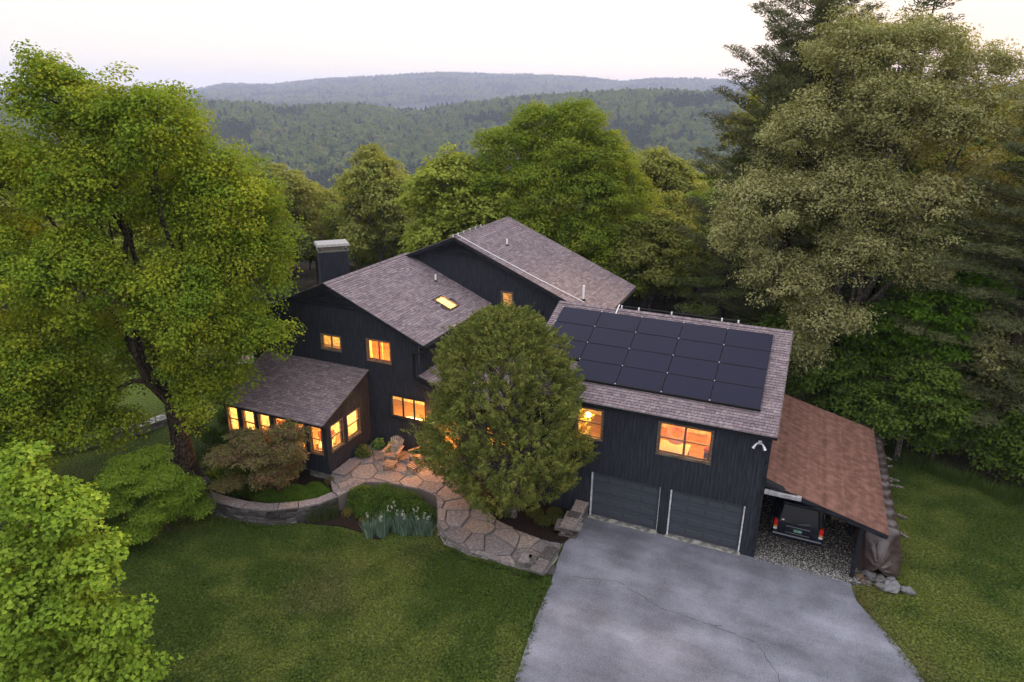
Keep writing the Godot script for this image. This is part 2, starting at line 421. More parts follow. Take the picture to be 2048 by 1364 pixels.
# ---------------------------------------------------------------- the house
# a board-clad wall: o = outer bottom corner, u along it, out = outward; top(s) gives the height of the wall at s; openings are [s0, s1, y0, y1]
func wall(house: Node, o: Vector3, u: Vector3, out: Vector3, length: float, base: float, top: Callable, openings: Array, breaks := [], inner := true) -> void:
	var g := Geo.new()
	var back := Geo.new()
	var ins := Geo.new()
	var cuts := [0.0, length]
	for b in breaks: cuts.append(b)
	for q in openings: cuts.append(q[0]); cuts.append(q[1])
	var s := 0.0
	while s < length:
		s += 0.152
		cuts.append(minf(s, length))
	cuts.sort()
	var seam := {}
	for k in int(length / 0.152) + 2: seam[int(round(k * 152.0))] = true
	for i in cuts.size() - 1:
		var a: float = cuts[i]; var b: float = cuts[i + 1]
		if b - a < 0.002: continue
		var m := (a + b) / 2.0
		var spans := [[base, 1.0e9]]
		for q in openings:
			if m > q[0] and m < q[1]:
				var nxt := []
				for w in spans:
					if q[2] > w[0]: nxt.append([w[0], minf(w[1], q[2])])
					if q[3] < w[1]: nxt.append([maxf(w[0], q[3]), w[1]])
				spans = nxt
		var ga := 0.011 if seam.has(int(round(a * 1000.0))) else 0.0
		var gb := 0.011 if seam.has(int(round(b * 1000.0))) else 0.0
		var lift := 0.014 + rng.randf() * 0.004
		for w in spans:
			var ta: float = minf(w[1], top.call(a)); var tb: float = minf(w[1], top.call(b))
			if maxf(ta, tb) <= w[0] + 0.003: continue
			var p := func(x: float, y: float, d: float) -> Vector3: return o + u * x + out * d + Vector3(0, y - o.y, 0)
			var q0: Vector3 = p.call(a + ga, w[0], lift); var q1: Vector3 = p.call(b - gb, w[0], lift); var q2: Vector3 = p.call(b - gb, tb, lift); var q3: Vector3 = p.call(a + ga, ta, lift)
			var r0: Vector3 = p.call(a + ga, w[0], 0.0); var r1: Vector3 = p.call(b - gb, w[0], 0.0); var r2: Vector3 = p.call(b - gb, tb, 0.0); var r3: Vector3 = p.call(a + ga, ta, 0.0)
			var flip: bool = u.cross(Vector3.UP).dot(out) < 0.0
			if not flip:
				g.quad(q0, q1, q2, q3); g.quad(r0, q0, q3, r3); g.quad(q1, r1, r2, q2)
			else:
				g.quad(q3, q2, q1, q0); g.quad(r3, q3, q0, r0); g.quad(q2, r2, r1, q1)
			var k0: Vector3 = p.call(a, w[0], 0.0); var k1: Vector3 = p.call(b, w[0], 0.0); var k2: Vector3 = p.call(b, tb, 0.0); var k3: Vector3 = p.call(a, ta, 0.0)
			if not flip: g.quad(k0, k1, k2, k3)
			else: g.quad(k3, k2, k1, k0)
			var d := out * -0.15
			if flip: ins.quad(k0 + d, k1 + d, k2 + d, k3 + d)
			else: ins.quad(k3 + d, k2 + d, k1 + d, k0 + d)
	part(house, "wall", g, M.siding)
	if inner: part(house, "inner_wall", ins, M.plaster)

# a window in an opening of such a wall: casing, jambs, sashes and panes
func window(house: Node, o: Vector3, u: Vector3, out: Vector3, q: Array, kind: String, cols := 1, frame_mat: Material = null) -> void:
	if frame_mat == null: frame_mat = M.frame
	var w := group_node(house, "window")
	var tf := Transform3D(Basis(u, Vector3.UP, out), Vector3(o.x, 0, o.z))
	var s0: float = q[0]; var s1: float = q[1]; var y0: float = q[2]; var y1: float = q[3]
	var g := Geo.new()
	g.t = tf
	var e := 0.055
	for r in [[s0 - e, s0 + 0.012, y0 - e, y1 + e], [s1 - 0.012, s1 + e, y0 - e, y1 + e], [s0 + 0.012, s1 - 0.012, y1 - 0.012, y1 + e], [s0 + 0.012, s1 - 0.012, y0 - e, y0 + 0.012]]:
		g.cbox(Vector3(r[0], r[2], -0.16), Vector3(r[1], r[3], 0.034), 0.006)
	g.cbox(Vector3(s0 - e - 0.02, y0 - e - 0.03, 0.0), Vector3(s1 + e + 0.02, y0 - e, 0.06), 0.006)
	part(w, "frame", g, frame_mat)
	var each := (s1 - s0 - 0.024) / cols
	for k in cols:
		var a := s0 + 0.012 + each * k
		var b := a + each
		var parts := [[y0 + 0.012, y1 - 0.012, -0.05]]
		if kind == "double":
			var m := (y0 + y1) / 2.0
			parts = [[y0 + 0.012, m + 0.018, -0.075], [m - 0.018, y1 - 0.012, -0.035]]
		for h in parts:
			var sg := Geo.new()
			sg.t = tf
			var st := 0.042
			var d: float = h[2]
			for r in [[a, a + st, h[0], h[1]], [b - st, b, h[0], h[1]], [a + st, b - st, h[0], h[0] + st], [a + st, b - st, h[1] - st, h[1]]]:
				sg.cbox(Vector3(r[0], r[2], d - 0.018), Vector3(r[1], r[3], d + 0.018), 0.004)
			part(w, "sash", sg, frame_mat)
			var pg := Geo.new()
			pg.t = tf
			pg.quad(Vector3(a + st - 0.004, h[0] + st - 0.004, d), Vector3(b - st + 0.004, h[0] + st - 0.004, d), Vector3(b - st + 0.004, h[1] - st + 0.004, d), Vector3(a + st - 0.004, h[1] - st + 0.004, d))
			part(w, "pane", pg, M.glass)

const TONES := [Color(0.25, 0.195, 0.2), Color(0.295, 0.232, 0.236), Color(0.215, 0.168, 0.175), Color(0.268, 0.21, 0.216), Color(0.325, 0.26, 0.262)]
# one shingled slope: e = corner of the eave, u along the eave, s up the slope (unit), over = outward normal
func slope(house: Node, e: Vector3, u: Vector3, s: Vector3, length: float, rise: float, singles := 0, hole := [], dim := 1.0) -> Node3D:
	var roof := group_node(house, "roof")
	var over := u.cross(s).normalized()
	if over.y < 0.0: over = -over
	var right := u.cross(s).y > 0.0
	var deck := Geo.new()
	var basis := Basis(u, s, over) if right else Basis(s, u, over)
	deck.t = Transform3D(basis, e)
	var rects := [[0.0, length, 0.0, rise]]
	if hole: rects = [[0.0, length, 0.0, hole[2]], [0.0, length, hole[3], rise], [0.0, hole[0], hole[2], hole[3]], [hole[1], length, hole[2], hole[3]]]
	for r in rects:
		if right: deck.box(Vector3(r[0], r[2], -0.14), Vector3(r[1], r[3], -0.012))
		else: deck.box(Vector3(r[2], r[0], -0.14), Vector3(r[3], r[1], -0.012))
	part(roof, "deck", deck, M.deck)
	var under := Geo.new()
	under.t = deck.t
	for r in rects:
		var i := 0.35
		var a0 := maxf(r[0], i); var a1 := minf(r[1], length - i); var b0 := maxf(r[2], i); var b1 := minf(r[3], rise)
		if right: under.quad(Vector3(a0, b0, -0.145), Vector3(a0, b1, -0.145), Vector3(a1, b1, -0.145), Vector3(a1, b0, -0.145))
		else: under.quad(Vector3(b0, a0, -0.145), Vector3(b0, a1, -0.145), Vector3(b1, a1, -0.145), Vector3(b1, a0, -0.145))
	part(roof, "ceiling", under, M.ceiling)
	# edge boards
	var fa := Geo.new()
	fa.bar(e - s * 0.014 - over * 0.075, e + u * length - s * 0.014 - over * 0.075, 0.025, 0.15, over)
	part(roof, "fascia", fa, M.trim)
	for k in [0.0, length]:
		var rk := Geo.new()
		var d: Vector3 = u * (k + (-0.014 if k == 0.0 else 0.014))
		rk.bar(e + d - over * 0.085, e + d + s * rise - over * 0.085, 0.026, 0.17, over)
		part(roof, "rake_board", rk, M.trim)
		var dr := Geo.new()
		dr.bar(e + d + over * 0.004, e + d + s * rise + over * 0.004, 0.03, 0.008, over)
		part(roof, "drip_edge", dr, M.fascia_edge)
	var de := Geo.new()
	de.bar(e - s * 0.016 + over * 0.002, e + u * length - s * 0.016 + over * 0.002, 0.04, 0.01, over)
	part(roof, "drip_edge", de, M.fascia_edge)
	# courses of shingles
	var g := Geo.new()
	var expo := 0.142
	var rows := int(ceil(rise / expo))
	var made := 0
	var kinds := []
	for k in TONES.size():
		for w in [0.17, 0.24, 0.31]:
			var sg := Geo.new()
			sg.col = TONES[k] * dim
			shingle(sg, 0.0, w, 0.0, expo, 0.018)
			kinds.append([w, sg.mesh(true)])
	for j in rows:
		var b0 := j * expo
		var b1 := minf(b0 + expo + 0.01, rise)
		var x := 0.0
		var shade := 0
		while x < length - 0.01:
			var w: float = [0.17, 0.24, 0.31][rng.randi() % 3]
			if rng.randf() < 0.85: shade = rng.randi() % TONES.size()
			var x1 := minf(x + w, length)
			if length - x1 < 0.08: x1 = length
			var skip: bool = hole.size() > 0 and x1 > hole[0] - 0.05 and x < hole[1] + 0.05 and b1 > hole[2] - 0.05 and b0 < hole[3] + 0.05
			if not skip:
				var full := absf(x1 - x - w) < 0.001 and b1 - b0 > expo
				if made < singles and full and right:
					var o := MeshInstance3D.new()
					o.name = numbered(roof, "shingle")
					for q in kinds.size():
						if kinds[q][0] == w and int(q / 3.0) == shade: o.mesh = kinds[q][1]
					o.material_override = M.shingle
					roof.add_child(o)
					o.transform = Transform3D(basis, e + u * x + s * b0)
					made += 1
				else:
					g.col = TONES[shade] * dim * rf(0.93, 1.07)
					g.t = deck.t
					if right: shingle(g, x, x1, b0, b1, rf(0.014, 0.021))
					else:
						g.t = Transform3D(Basis(u, s, over), e)
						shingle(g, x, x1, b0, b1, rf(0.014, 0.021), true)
			x = x1
	g.t = Transform3D()
	var o2 := part(roof, "shingles", g, M.shingle, true)
	stuff(o2)
	return roof
func shingle(g: Geo, x0: float, x1: float, b0: float, b1: float, th: float, flip := false) -> void:
	var a := Vector3(x0 + 0.003, b0, th); var b := Vector3(x1 - 0.003, b0, th); var c := Vector3(x1 - 0.003, b1, 0.0); var d := Vector3(x0 + 0.003, b1, 0.0)
	var a2 := Vector3(a.x, b0, -0.012); var b2 := Vector3(b.x, b0, -0.012); var c2 := Vector3(c.x, b1, -0.012); var d2 := Vector3(d.x, b1, -0.012)
	if not flip:
		g.quad(a, b, c, d)
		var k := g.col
		g.col = Color(0.06, 0.054, 0.054)   # asphalt edge, coloured near black to paint in the shadow line between courses
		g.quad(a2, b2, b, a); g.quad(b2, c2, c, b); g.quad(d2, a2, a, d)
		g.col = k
	else:
		g.quad(d, c, b, a)
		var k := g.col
		g.col = Color(0.06, 0.054, 0.054)  # same dark edge with the course shadow line put into its colour
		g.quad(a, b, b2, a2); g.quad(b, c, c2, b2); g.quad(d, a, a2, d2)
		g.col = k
func ridge_caps(house: Node, a: Vector3, b: Vector3, side: Vector3, pitch: float) -> void:
	var r := group_node(house, "ridge")
	var d := (b - a).normalized()
	var n := int(a.distance_to(b) / 0.16)
	var g := Geo.new()
	for k in n:
		g.col = TONES[rng.randi() % TONES.size()]
		var p := a + d * (k * 0.16)
		var q := p + d * 0.17
		var dn := Vector3(0, -pitch * 0.15, 0)
		for s in [-1.0, 1.0]:
			var o: Vector3 = side * (0.15 * s) + dn
			var up := Vector3(0, 0.026, 0)
			var up2 := Vector3(0, 0.012, 0)
			if s > 0.0: g.quad(p + up, q + up2, q + o + up2, p + o + up)
			else: g.quad(p + o + up, q + o + up2, q + up2, p + up)
	stuff(part(r, "cap_shingles", g, M.shingle, true))

func pipe_vent(house: Node, at: Vector3, h: float, r := 0.05) -> void:
	var w := group_node(house, "vent_pipe")
	var g := Geo.new()
	g.tube([at + Vector3(0, -0.15, 0), at + Vector3(0, h, 0)], [r, r], 12)
	part(w, "pipe", g, M.pvc)
	var b := Geo.new()
	b.tube([at + Vector3(0, -0.05, 0), at + Vector3(0, 0.05, 0)], [r * 2.2, r * 1.15], 12)
	part(w, "flashing", b, M.black_metal)

func lamp_thing(called: String, label: String, at: Vector3, energy: float, color := Color(1.0, 0.76, 0.42), size := 0.16, drop := 0.3) -> void:
	var t := thing(called, label, "lamp", at)
	var g := Geo.new()
	g.tube([Vector3(0, 0, 0), Vector3(0, drop, 0)], [0.012, 0.012], 6)
	part(t, "stem", g, M.black_metal)
	var b := Geo.new()
	var p := []; var r := []
	for k in 7:
		var a := PI * k / 6.0
		p.append(Vector3(0, -cos(a) * size * 0.8, 0)); r.append(maxf(0.01, sin(a) * size))
	b.tube(p, r, 14)
	part(t, "glowing_globe", b, M.glow)
	var l := OmniLight3D.new()
	l.light_color = color
	l.light_energy = energy
	l.omni_range = 14.0
	l.omni_attenuation = 2.0
	l.light_size = 0.12
	l.shadow_enabled = true
	t.add_child(l)

func build_house() -> void:
	var h := thing("house", "large black board-clad house with grey shingle gables, garage wing and lit windows", "house")
	var X := Vector3.RIGHT; var Z := Vector3(0, 0, -1); var F := Vector3(0, 0, 1)
	# ---- garage wing
	var go := Vector3(-9.6, 0, -23.05)
	var g_open := [[3.23, 5.98, -1.0, 2.05], [6.37, 9.1, -1.0, 2.05], [2.5, 3.52, 3.56, 4.78], [5.72, 7.63, 3.53, 4.78]]
	wall(h, go, X, F, 9.6, 0.0, func(_s): return 5.16, g_open)
	window(h, go, X, F, g_open[2], "double")
	window(h, go, X, F, g_open[3], "double", 2)
	var gable := func(s): return 7.2 - 0.4 * absf(s - 5.12)
	wall(h, Vector3(0, 0, -23.05), Z, X, 10.24, 0.0, gable, [], [5.12])
	wall(h, Vector3(-9.6, 0, -33.29), F, -X, 10.24, 0.0, gable, [], [5.12])
	wall(h, Vector3(0, 0, -33.29), -X, Z, 9.6, 0.0, func(_s): return 5.16, [])
	var sl := 1.0 / sqrt(1.0 + 0.16)
	var gf := slope(h, Vector3(-9.75, 5.17, -22.75), X, Vector3(0, 0.4, -1) * sl, 9.92, 5.4 / sl, 300)
	slope(h, Vector3(0.17, 5.17, -33.55), -X, Vector3(0, 0.4, 1) * sl, 9.92, 5.4 / sl)
	ridge_caps(h, Vector3(-9.75, 7.345, -28.15), Vector3(0.17, 7.345, -28.15), Z, 0.4)
	for k in 2:
		garage_door(h, Vector3([-6.37, -3.23][k], 0.0, -23.05), [2.75, 2.73][k], 2.05)
	var slab := Geo.new()
	slab.box(Vector3(-9.45, 2.35, -33.14), Vector3(-0.15, 2.55, -23.2))
	part(h, "upper_floor", slab, M.floor_wood)
	var sill := Geo.new()
	sill.cbox(Vector3(-6.42, -0.2, -23.25), Vector3(-3.57, 0.03, -22.88), 0.01)
	sill.cbox(Vector3(-3.28, -0.2, -23.25), Vector3(-0.45, 0.03, -22.88), 0.01)
	part(h, "concrete_sill", sill, M.concrete)
	# inner dividing wall upstairs in the garage wing
	var dv := Geo.new()
	dv.box(Vector3(-5.4, 2.56, -33.0), Vector3(-5.28, 5.05, -23.25))
	dv.box(Vector3(-9.4, 2.56, -27.2), Vector3(-0.2, 6.5, -27.1))
	part(h, "partition", dv, M.plaster)
	# ---- main block with its lower gable, and the low roof beside it
	var mo := Vector3(-24.45, 0.4, -24.05)
	var m_top := func(s): return (7.92 - 0.43 * absf(s - 4.85)) if s < 9.67 else 4.22 - 0.3 * (s - 9.67)
	var m_open := [[4.35, 5.42, 4.84, 5.5], [6.93, 8.13, 4.69, 5.63], [8.06, 9.86, 2.0, 3.08], [10.7, 11.65, 0.42, 2.5], [12.9, 14.2, 1.5, 2.6]]
	wall(h, mo, X, F, 14.85, -0.2, m_top, m_open, [4.85, 9.67, 9.672])
	window(h, mo, X, F, m_open[0], "casement", 2)
	window(h, mo, X, F, m_open[1], "casement", 2, M.frame_warm)
	window(h, mo, X, F, m_open[2], "casement", 3, M.trim)
	window(h, mo, X, F, m_open[4], "double", 2)
	glass_door(h, mo, m_open[3])
	wall(h, Vector3(-14.78, 0.4, -24.05), Z, X, 6.9, 3.9, func(_s): return 5.78, [[5.3, 5.95, 4.75, 5.5]])
	window(h, Vector3(-14.78, 0.4, -24.05), Z, X, [5.3, 5.95, 4.75, 5.5], "casement")
	wall(h, Vector3(-24.45, 0.4, -30.95), F, -X, 6.9, -1.6, func(_s): return 5.82, [])
	var ms := 1.0 / sqrt(1.0 + 0.43 * 0.43)
	slope(h, Vector3(-14.48, 5.85, -23.88), Z, Vector3(-1, 0.43, 0) * ms, 7.07, 5.12 / ms, 0, [4.1, 4.86, 0.95, 1.85])
	slope(h, Vector3(-24.72, 5.85, -30.95), F, Vector3(1, 0.43, 0) * ms, 7.07, 5.12 / ms)
	ridge_caps(h, Vector3(-19.6, 8.06, -23.88), Vector3(-19.6, 8.06, -30.9), X, 0.43)
	skylight(h, Vector3(-14.48, 5.85, -23.88), Z, Vector3(-1, 0.43, 0) * ms, [4.1, 4.86, 0.95, 1.85])
	gable_vent(h, Vector3(-19.6, 7.72, -24.02), 0.43, 2.1)
	# low roof between the main block and the garage
	var ls := 1.0 / sqrt(1.0 + 0.09)
	slope(h, Vector3(-9.62, 2.83, -23.88), Z, Vector3(-1, 0.3, 0) * ls, 7.0, 5.16 / ls)
	# ---- upper gable behind
	var uo := Vector3(-24.45, 0.4, -30.95)
	var u_top := func(s): return 9.12 - 0.42 * absf(s - 7.95)
	wall(h, uo, X, F, 15.8, -0.2, u_top, [[10.55, 11.15, 5.72, 6.56]], [7.95])
	window(h, uo, X, F, [10.55, 11.15, 5.72, 6.56], "double")
	wall(h, Vector3(-8.65, 0.4, -30.95), Z, X, 6.45, -1.0, func(_s): return 5.8, [])
	wall(h, Vector3(-24.45, 0.4, -37.4), F, -X, 6.45, -2.5, func(_s): return 5.8, [])
	wall(h, Vector3(-8.65, 0.4, -37.4), -X, Z, 15.8, -2.5, u_top, [], [7.95])
	var us := 1.0 / sqrt(1.0 + 0.42 * 0.42)
	slope(h, Vector3(-8.45, 5.87, -30.62), Z, Vector3(-1, 0.42, 0) * us, 7.0, 8.05 / us)
	slope(h, Vector3(-24.55, 5.87, -37.62), F, Vector3(1, 0.42, 0) * us, 7.0, 8.05 / us)
	ridge_caps(h, Vector3(-16.5, 9.265, -30.62), Vector3(-16.5, 9.265, -37.62), X, 0.42)
	gable_vent(h, Vector3(-16.5, 8.93, -30.92), 0.42, 1.9)
	# ---- sunroom
	var so := Vector3(-23.35, 0.3, -20.82)
	var s_open := []
	for q in [[-23.21, -22.6], [-22.28, -21.62], [-21.35, -20.71], [-20.42, -19.77], [-19.47, -18.82], [-18.5, -17.88]]:
		s_open.append([q[0] + 23.35, q[1] + 23.35, 1.3, 2.56])
	wall(h, so, X, F, 5.73, 0.33, func(_s): return 2.72, s_open)
	for q in s_open: window(h, so, X, F, q, "double", 1, M.frame_warm)
	var ro := Vector3(-17.62, 0.3, -20.82)
	var r_open := [[0.3, 1.11, 1.37, 2.54], [1.46, 2.35, 1.36, 2.53]]
	var rake := func(s): return 2.8 + 0.363 * s
	wall(h, ro, Z, X, 3.23, 0.33, rake, r_open)
	for q in r_open: window(h, ro, Z, X, q, "double")
	wall(h, Vector3(-23.35, 0.3, -24.05), F, -X, 3.23, 0.33, func(s): return 2.8 + 0.363 * (3.23 - s), [])
	var ss := 1.0 / sqrt(1.0 + 0.363 * 0.363)
	slope(h, Vector3(-23.55, 2.86, -20.5), X, Vector3(0, 0.363, -1) * ss, 6.03, 3.53 / ss, 0, [], 0.9)
	var fd := Geo.new()
	fd.box(Vector3(-23.3, -0.6, -24.0), Vector3(-17.66, 0.33, -20.87))
	fd.box(Vector3(-24.4, -2.6, -37.35), Vector3(-14.8, 0.22, -24.1))
	fd.box(Vector3(-14.79, -1.0, -37.3), Vector3(-9.62, 0.22, -24.1))
	part(h, "foundation", fd, M.concrete)
	var bw := Geo.new()
	bw.cbox(Vector3(-19.35, -0.02, -20.88), Vector3(-18.75, 0.26, -20.84), 0.006)
	part(h, "cellar_window", bw, M.black_metal)
	# ---- floors and inner walls
	var fl := Geo.new()
	fl.box(Vector3(-24.3, 0.23, -30.8), Vector3(-9.75, 0.44, -24.2))
	fl.box(Vector3(-23.2, 0.34, -23.95), Vector3(-17.75, 0.44, -20.98))
	fl.box(Vector3(-24.3, 2.95, -30.8), Vector3(-14.93, 3.2, -24.2))
	fl.box(Vector3(-24.3, 3.4, -37.2), Vector3(-8.8, 3.6, -31.1))
	part(h, "floor_boards", fl, M.floor_wood)
	var iw := Geo.new()
	iw.box(Vector3(-18.4, 3.21, -28.0), Vector3(-18.28, 6.6, -24.25))
	iw.box(Vector3(-24.2, 3.21, -28.1), Vector3(-16.2, 5.7, -28.0))
	iw.box(Vector3(-24.2, 0.45, -28.6), Vector3(-9.8, 2.94, -28.5))
	iw.box(Vector3(-14.7, 3.21, -34.5), Vector3(-11.0, 6.4, -34.4))
	iw.box(Vector3(-23.2, 0.45, -23.99), Vector3(-17.78, 2.9, -23.96))
	part(h, "partition", iw, M.plaster)
	# ---- chimney, set at an angle to the ridge
	var ch := group_node(h, "chimney")
	ch.position = Vector3(-21.85, 0, -27.55)
	ch.rotation.y = deg_to_rad(46.0)
	var cs := Geo.new()
	cs.box(Vector3(-0.71, 5.6, -0.5), Vector3(0.71, 8.68, 0.5))
	for k in 10: 
		var x := -0.71 + 1.42 * (k + 0.5) / 10.0
		cs.box(Vector3(x - 0.066, 5.6, 0.5), Vector3(x + 0.066, 8.66, 0.512))
	for k in 7:
		var z := -0.5 + (k + 0.5) / 7.0
		cs.box(Vector3(0.71, 5.6, z - 0.066), Vector3(0.722, 8.66, z + 0.066))
		cs.box(Vector3(-0.722, 5.6, z - 0.066), Vector3(-0.71, 8.66, z + 0.066))
	part(ch, "shaft", cs, M.siding)
	var cc := Geo.new()
	for q in [[-0.74, -0.53, 0.74, -0.49], [-0.74, 0.49, 0.74, 0.53], [-0.74, -0.49, -0.7, 0.49], [0.7, -0.49, 0.74, 0.49]]:
		cc.box(Vector3(q[0], 8.66, q[1]), Vector3(q[2], 8.72, q[3]))
	for x in [-0.72, -0.24, 0.08, 0.42, 0.72]:
		for z in [-0.51, 0.51]: cc.box(Vector3(x - 0.016, 8.72, z - 0.016), Vector3(x + 0.016, 8.95, z + 0.016))
	cc.box(Vector3(-0.6, 8.66, -0.4), Vector3(0.6, 8.9, 0.4))
	part(ch, "spark_screen", cc, M.stainless)
	var cap := Geo.new()
	cap.hexa([Vector3(-0.83, 8.95, 0.62), Vector3(0.83, 8.95, 0.62), Vector3(0.83, 8.95, -0.62), Vector3(-0.83, 8.95, -0.62), Vector3(-0.78, 9.06, 0.55), Vector3(0.78, 9.06, 0.55), Vector3(0.78, 9.06, -0.55), Vector3(-0.78, 9.06, -0.55)])
	part(ch, "cap", cap, M.chimney_cap)
	# ---- pipes, gutters, wires and fittings
	pipe_vent(h, Vector3(-17.2, 7.03, -29.85), 0.34)
	pipe_vent(h, Vector3(-14.68, 8.5, -33.3), 0.34)
	pipe_vent(h, Vector3(-9.75, 6.45, -31.75), 0.75, 0.055)
	var gu := Geo.new()
	gu.bar(Vector3(-14.42, 5.72, -23.95), Vector3(-14.42, 5.72, -30.9), 0.1, 0.1)
	part(h, "gutter", gu, M.trim)
	var gu2 := Geo.new()
	gu2.bar(Vector3(-8.39, 5.74, -30.9), Vector3(-8.39, 5.74, -37.5), 0.1, 0.1)
	part(h, "gutter", gu2, M.trim)
	var ds := Geo.new()
	ds.tube([Vector3(-14.5, 5.7, -24.0), Vector3(-14.55, 5.5, -23.96), Vector3(-15.05, 5.38, -23.95), Vector3(-15.08, 5.2, -23.95), Vector3(-15.08, 4.2, -23.95), Vector3(-14.8, 4.02, -23.85), Vector3(-13.4, 3.6, -23.83)], [0.045, 0.045, 0.045, 0.045, 0.045, 0.045, 0.045], 8)
	part(h, "downspout", ds, M.black_metal)
	var wire := Geo.new()
	wire.tube([Vector3(-16.5, 9.33, -30.95), Vector3(-15.0, 8.66, -31.05), Vector3(-12.0, 7.41, -31.2), Vector3(-9.6, 6.42, -31.45)], [0.018, 0.018, 0.018, 0.018], 6)
	part(h, "roof_cable", wire, M.pvc)
	for q in [[Vector3(-16.52, 9.34, -30.2), Vector3(-16.52, 9.34, -33.9), [0.1, 0.25, 0.42, 0.62, 0.8, 0.98]], [Vector3(-7.0, 7.43, -28.28), Vector3(-1.9, 7.43, -28.32), [0.02, 0.17, 0.45, 0.86, 0.99]]]:
		var cd := group_node(h, "ridge_conduit")
		var a: Vector3 = q[0]; var b: Vector3 = q[1]
		var pg := Geo.new()
		pg.tube([a + Vector3(0, 0.0, 0), b + Vector3(0, 0.0, 0)], [0.025, 0.025], 8)
		part(cd, "pipe", pg, M.black_metal if a.y < 8.0 else M.stainless)
		for k in q[2]:
			var bg := Geo.new()
			var p: Vector3 = a.lerp(b, k)
			bg.cbox(p + Vector3(-0.03, -0.1, -0.03), p + Vector3(0.03, 0.035, 0.03), 0.006)
			part(cd, "bracket", bg, M.pvc)
	var wire2 := Geo.new()
	wire2.tube([Vector3(-7.0, 7.5, -28.25), Vector3(-7.02, 7.3, -27.95), Vector3(-7.02, 7.1, -27.5)], [0.025, 0.025, 0.025], 6)
	part(h, "roof_cable", wire2, M.pvc)
	var vb := Geo.new()
	vb.cbox(Vector3(-11.72, 5.72, -30.95), Vector3(-11.56, 5.88, -30.86), 0.01)
	part(h, "wall_vent", vb, M.trim)
	var fx := group_node(h, "flood_light")
	var fb := Geo.new()
	fb.cbox(Vector3(-0.4, 4.66, -23.03), Vector3(-0.28, 4.8, -22.98), 0.01)
	part(fx, "plate", fb, M.pvc)
	for s in [-1.0, 1.0]:
		var fh := Geo.new()
		var p := Vector3(-0.34, 4.76, -22.97)
		fh.tube([p, p + Vector3(0.1 * s, -0.03, 0.08), p + Vector3(0.16 * s, -0.12, 0.13), p + Vector3(0.2 * s, -0.2, 0.17)], [0.02, 0.035, 0.05, 0.065], 10)
		part(fx, "lamp_head", fh, M.metal)
	# corner boards of the garage
	var cb := Geo.new()
	cb.cbox(Vector3(-0.08, 0.0, -23.03), Vector3(0.04, 5.1, -22.99), 0.006)
	cb.cbox(Vector3(0.0, 0.0, -23.15), Vector3(0.045, 5.1, -23.03), 0.006)
	part(h, "corner_board", cb, M.trim)

func garage_door(h: Node, o: Vector3, w: float, hh: float) -> void:
	var d := group_node(h, "garage_door")
	var leaf := Geo.new()
	leaf.box(o + Vector3(0, 0.034, -0.16), o + Vector3(w, hh, -0.1))
	part(d, "door_leaf", leaf, M.door)
	var rows := 4; var cols := 4
	for j in rows:
		var rail := Geo.new()
		var y0 := 0.04 + (hh - 0.06) * j / rows
		var y1 := 0.04 + (hh - 0.06) * (j + 1) / rows - 0.008
		rail.box(o + Vector3(0.01, y0, -0.1), o + Vector3(w - 0.01, y0 + 0.075, -0.086))
		rail.box(o + Vector3(0.01, y1 - 0.075, -0.1), o + Vector3(w - 0.01, y1, -0.086))
		part(d, "rail", rail, M.door)
		for k in cols:
			var g := Geo.new()
			var x0 := 0.06 + (w - 0.1) * k / cols
			var x1 := x0 + (w - 0.1) / cols - 0.07
			g.cbox(o + Vector3(x0, y0 + 0.12, -0.11), o + Vector3(x1, y1 - 0.12, -0.068), 0.028)
			part(d, "panel", g, M.door)
	for x in [0.0, w]:
		var t := Geo.new()
		var thick := 0.05 if not (x == w and w > 2.74) else 0.016
		t.cbox(o + Vector3(x - thick * (0.0 if x == 0.0 else 1.0), 0.02, -0.08), o + Vector3(x + thick * (1.0 if x == 0.0 else 0.0), hh - 0.01, 0.026), 0.004)
		part(d, "weather_strip", t, M.white)
	var head := Geo.new()
	head.box(o + Vector3(-0.02, hh - 0.004, -0.16), o + Vector3(w + 0.02, hh + 0.05, 0.012))
	part(d, "head_trim", head, M.trim)

func glass_door(h: Node, o: Vector3, q: Array) -> void:
	var d := group_node(h, "glass_door")
	var g := Geo.new()
	g.t = Transform3D(Basis(), Vector3(o.x, 0, o.z))
	for r in [[q[0] - 0.06, q[0] + 0.1, q[2], q[3] + 0.06], [q[1] - 0.1, q[1] + 0.06, q[2], q[3] + 0.06], [q[0] + 0.1, q[1] - 0.1, q[3] - 0.1, q[3] + 0.06], [q[0] + 0.1, q[1] - 0.1, q[2], q[2] + 0.25]]:
		g.cbox(Vector3(r[0], r[2], -0.1), Vector3(r[1], r[3], 0.03), 0.006)
	part(d, "frame", g, M.frame)
	var p := Geo.new()
	p.t = g.t
	p.quad(Vector3(q[0] + 0.09, q[2] + 0.24, -0.05), Vector3(q[1] - 0.09, q[2] + 0.24, -0.05), Vector3(q[1] - 0.09, q[3] - 0.09, -0.05), Vector3(q[0] + 0.09, q[3] - 0.09, -0.05))
	part(d, "pane", p, M.glass)

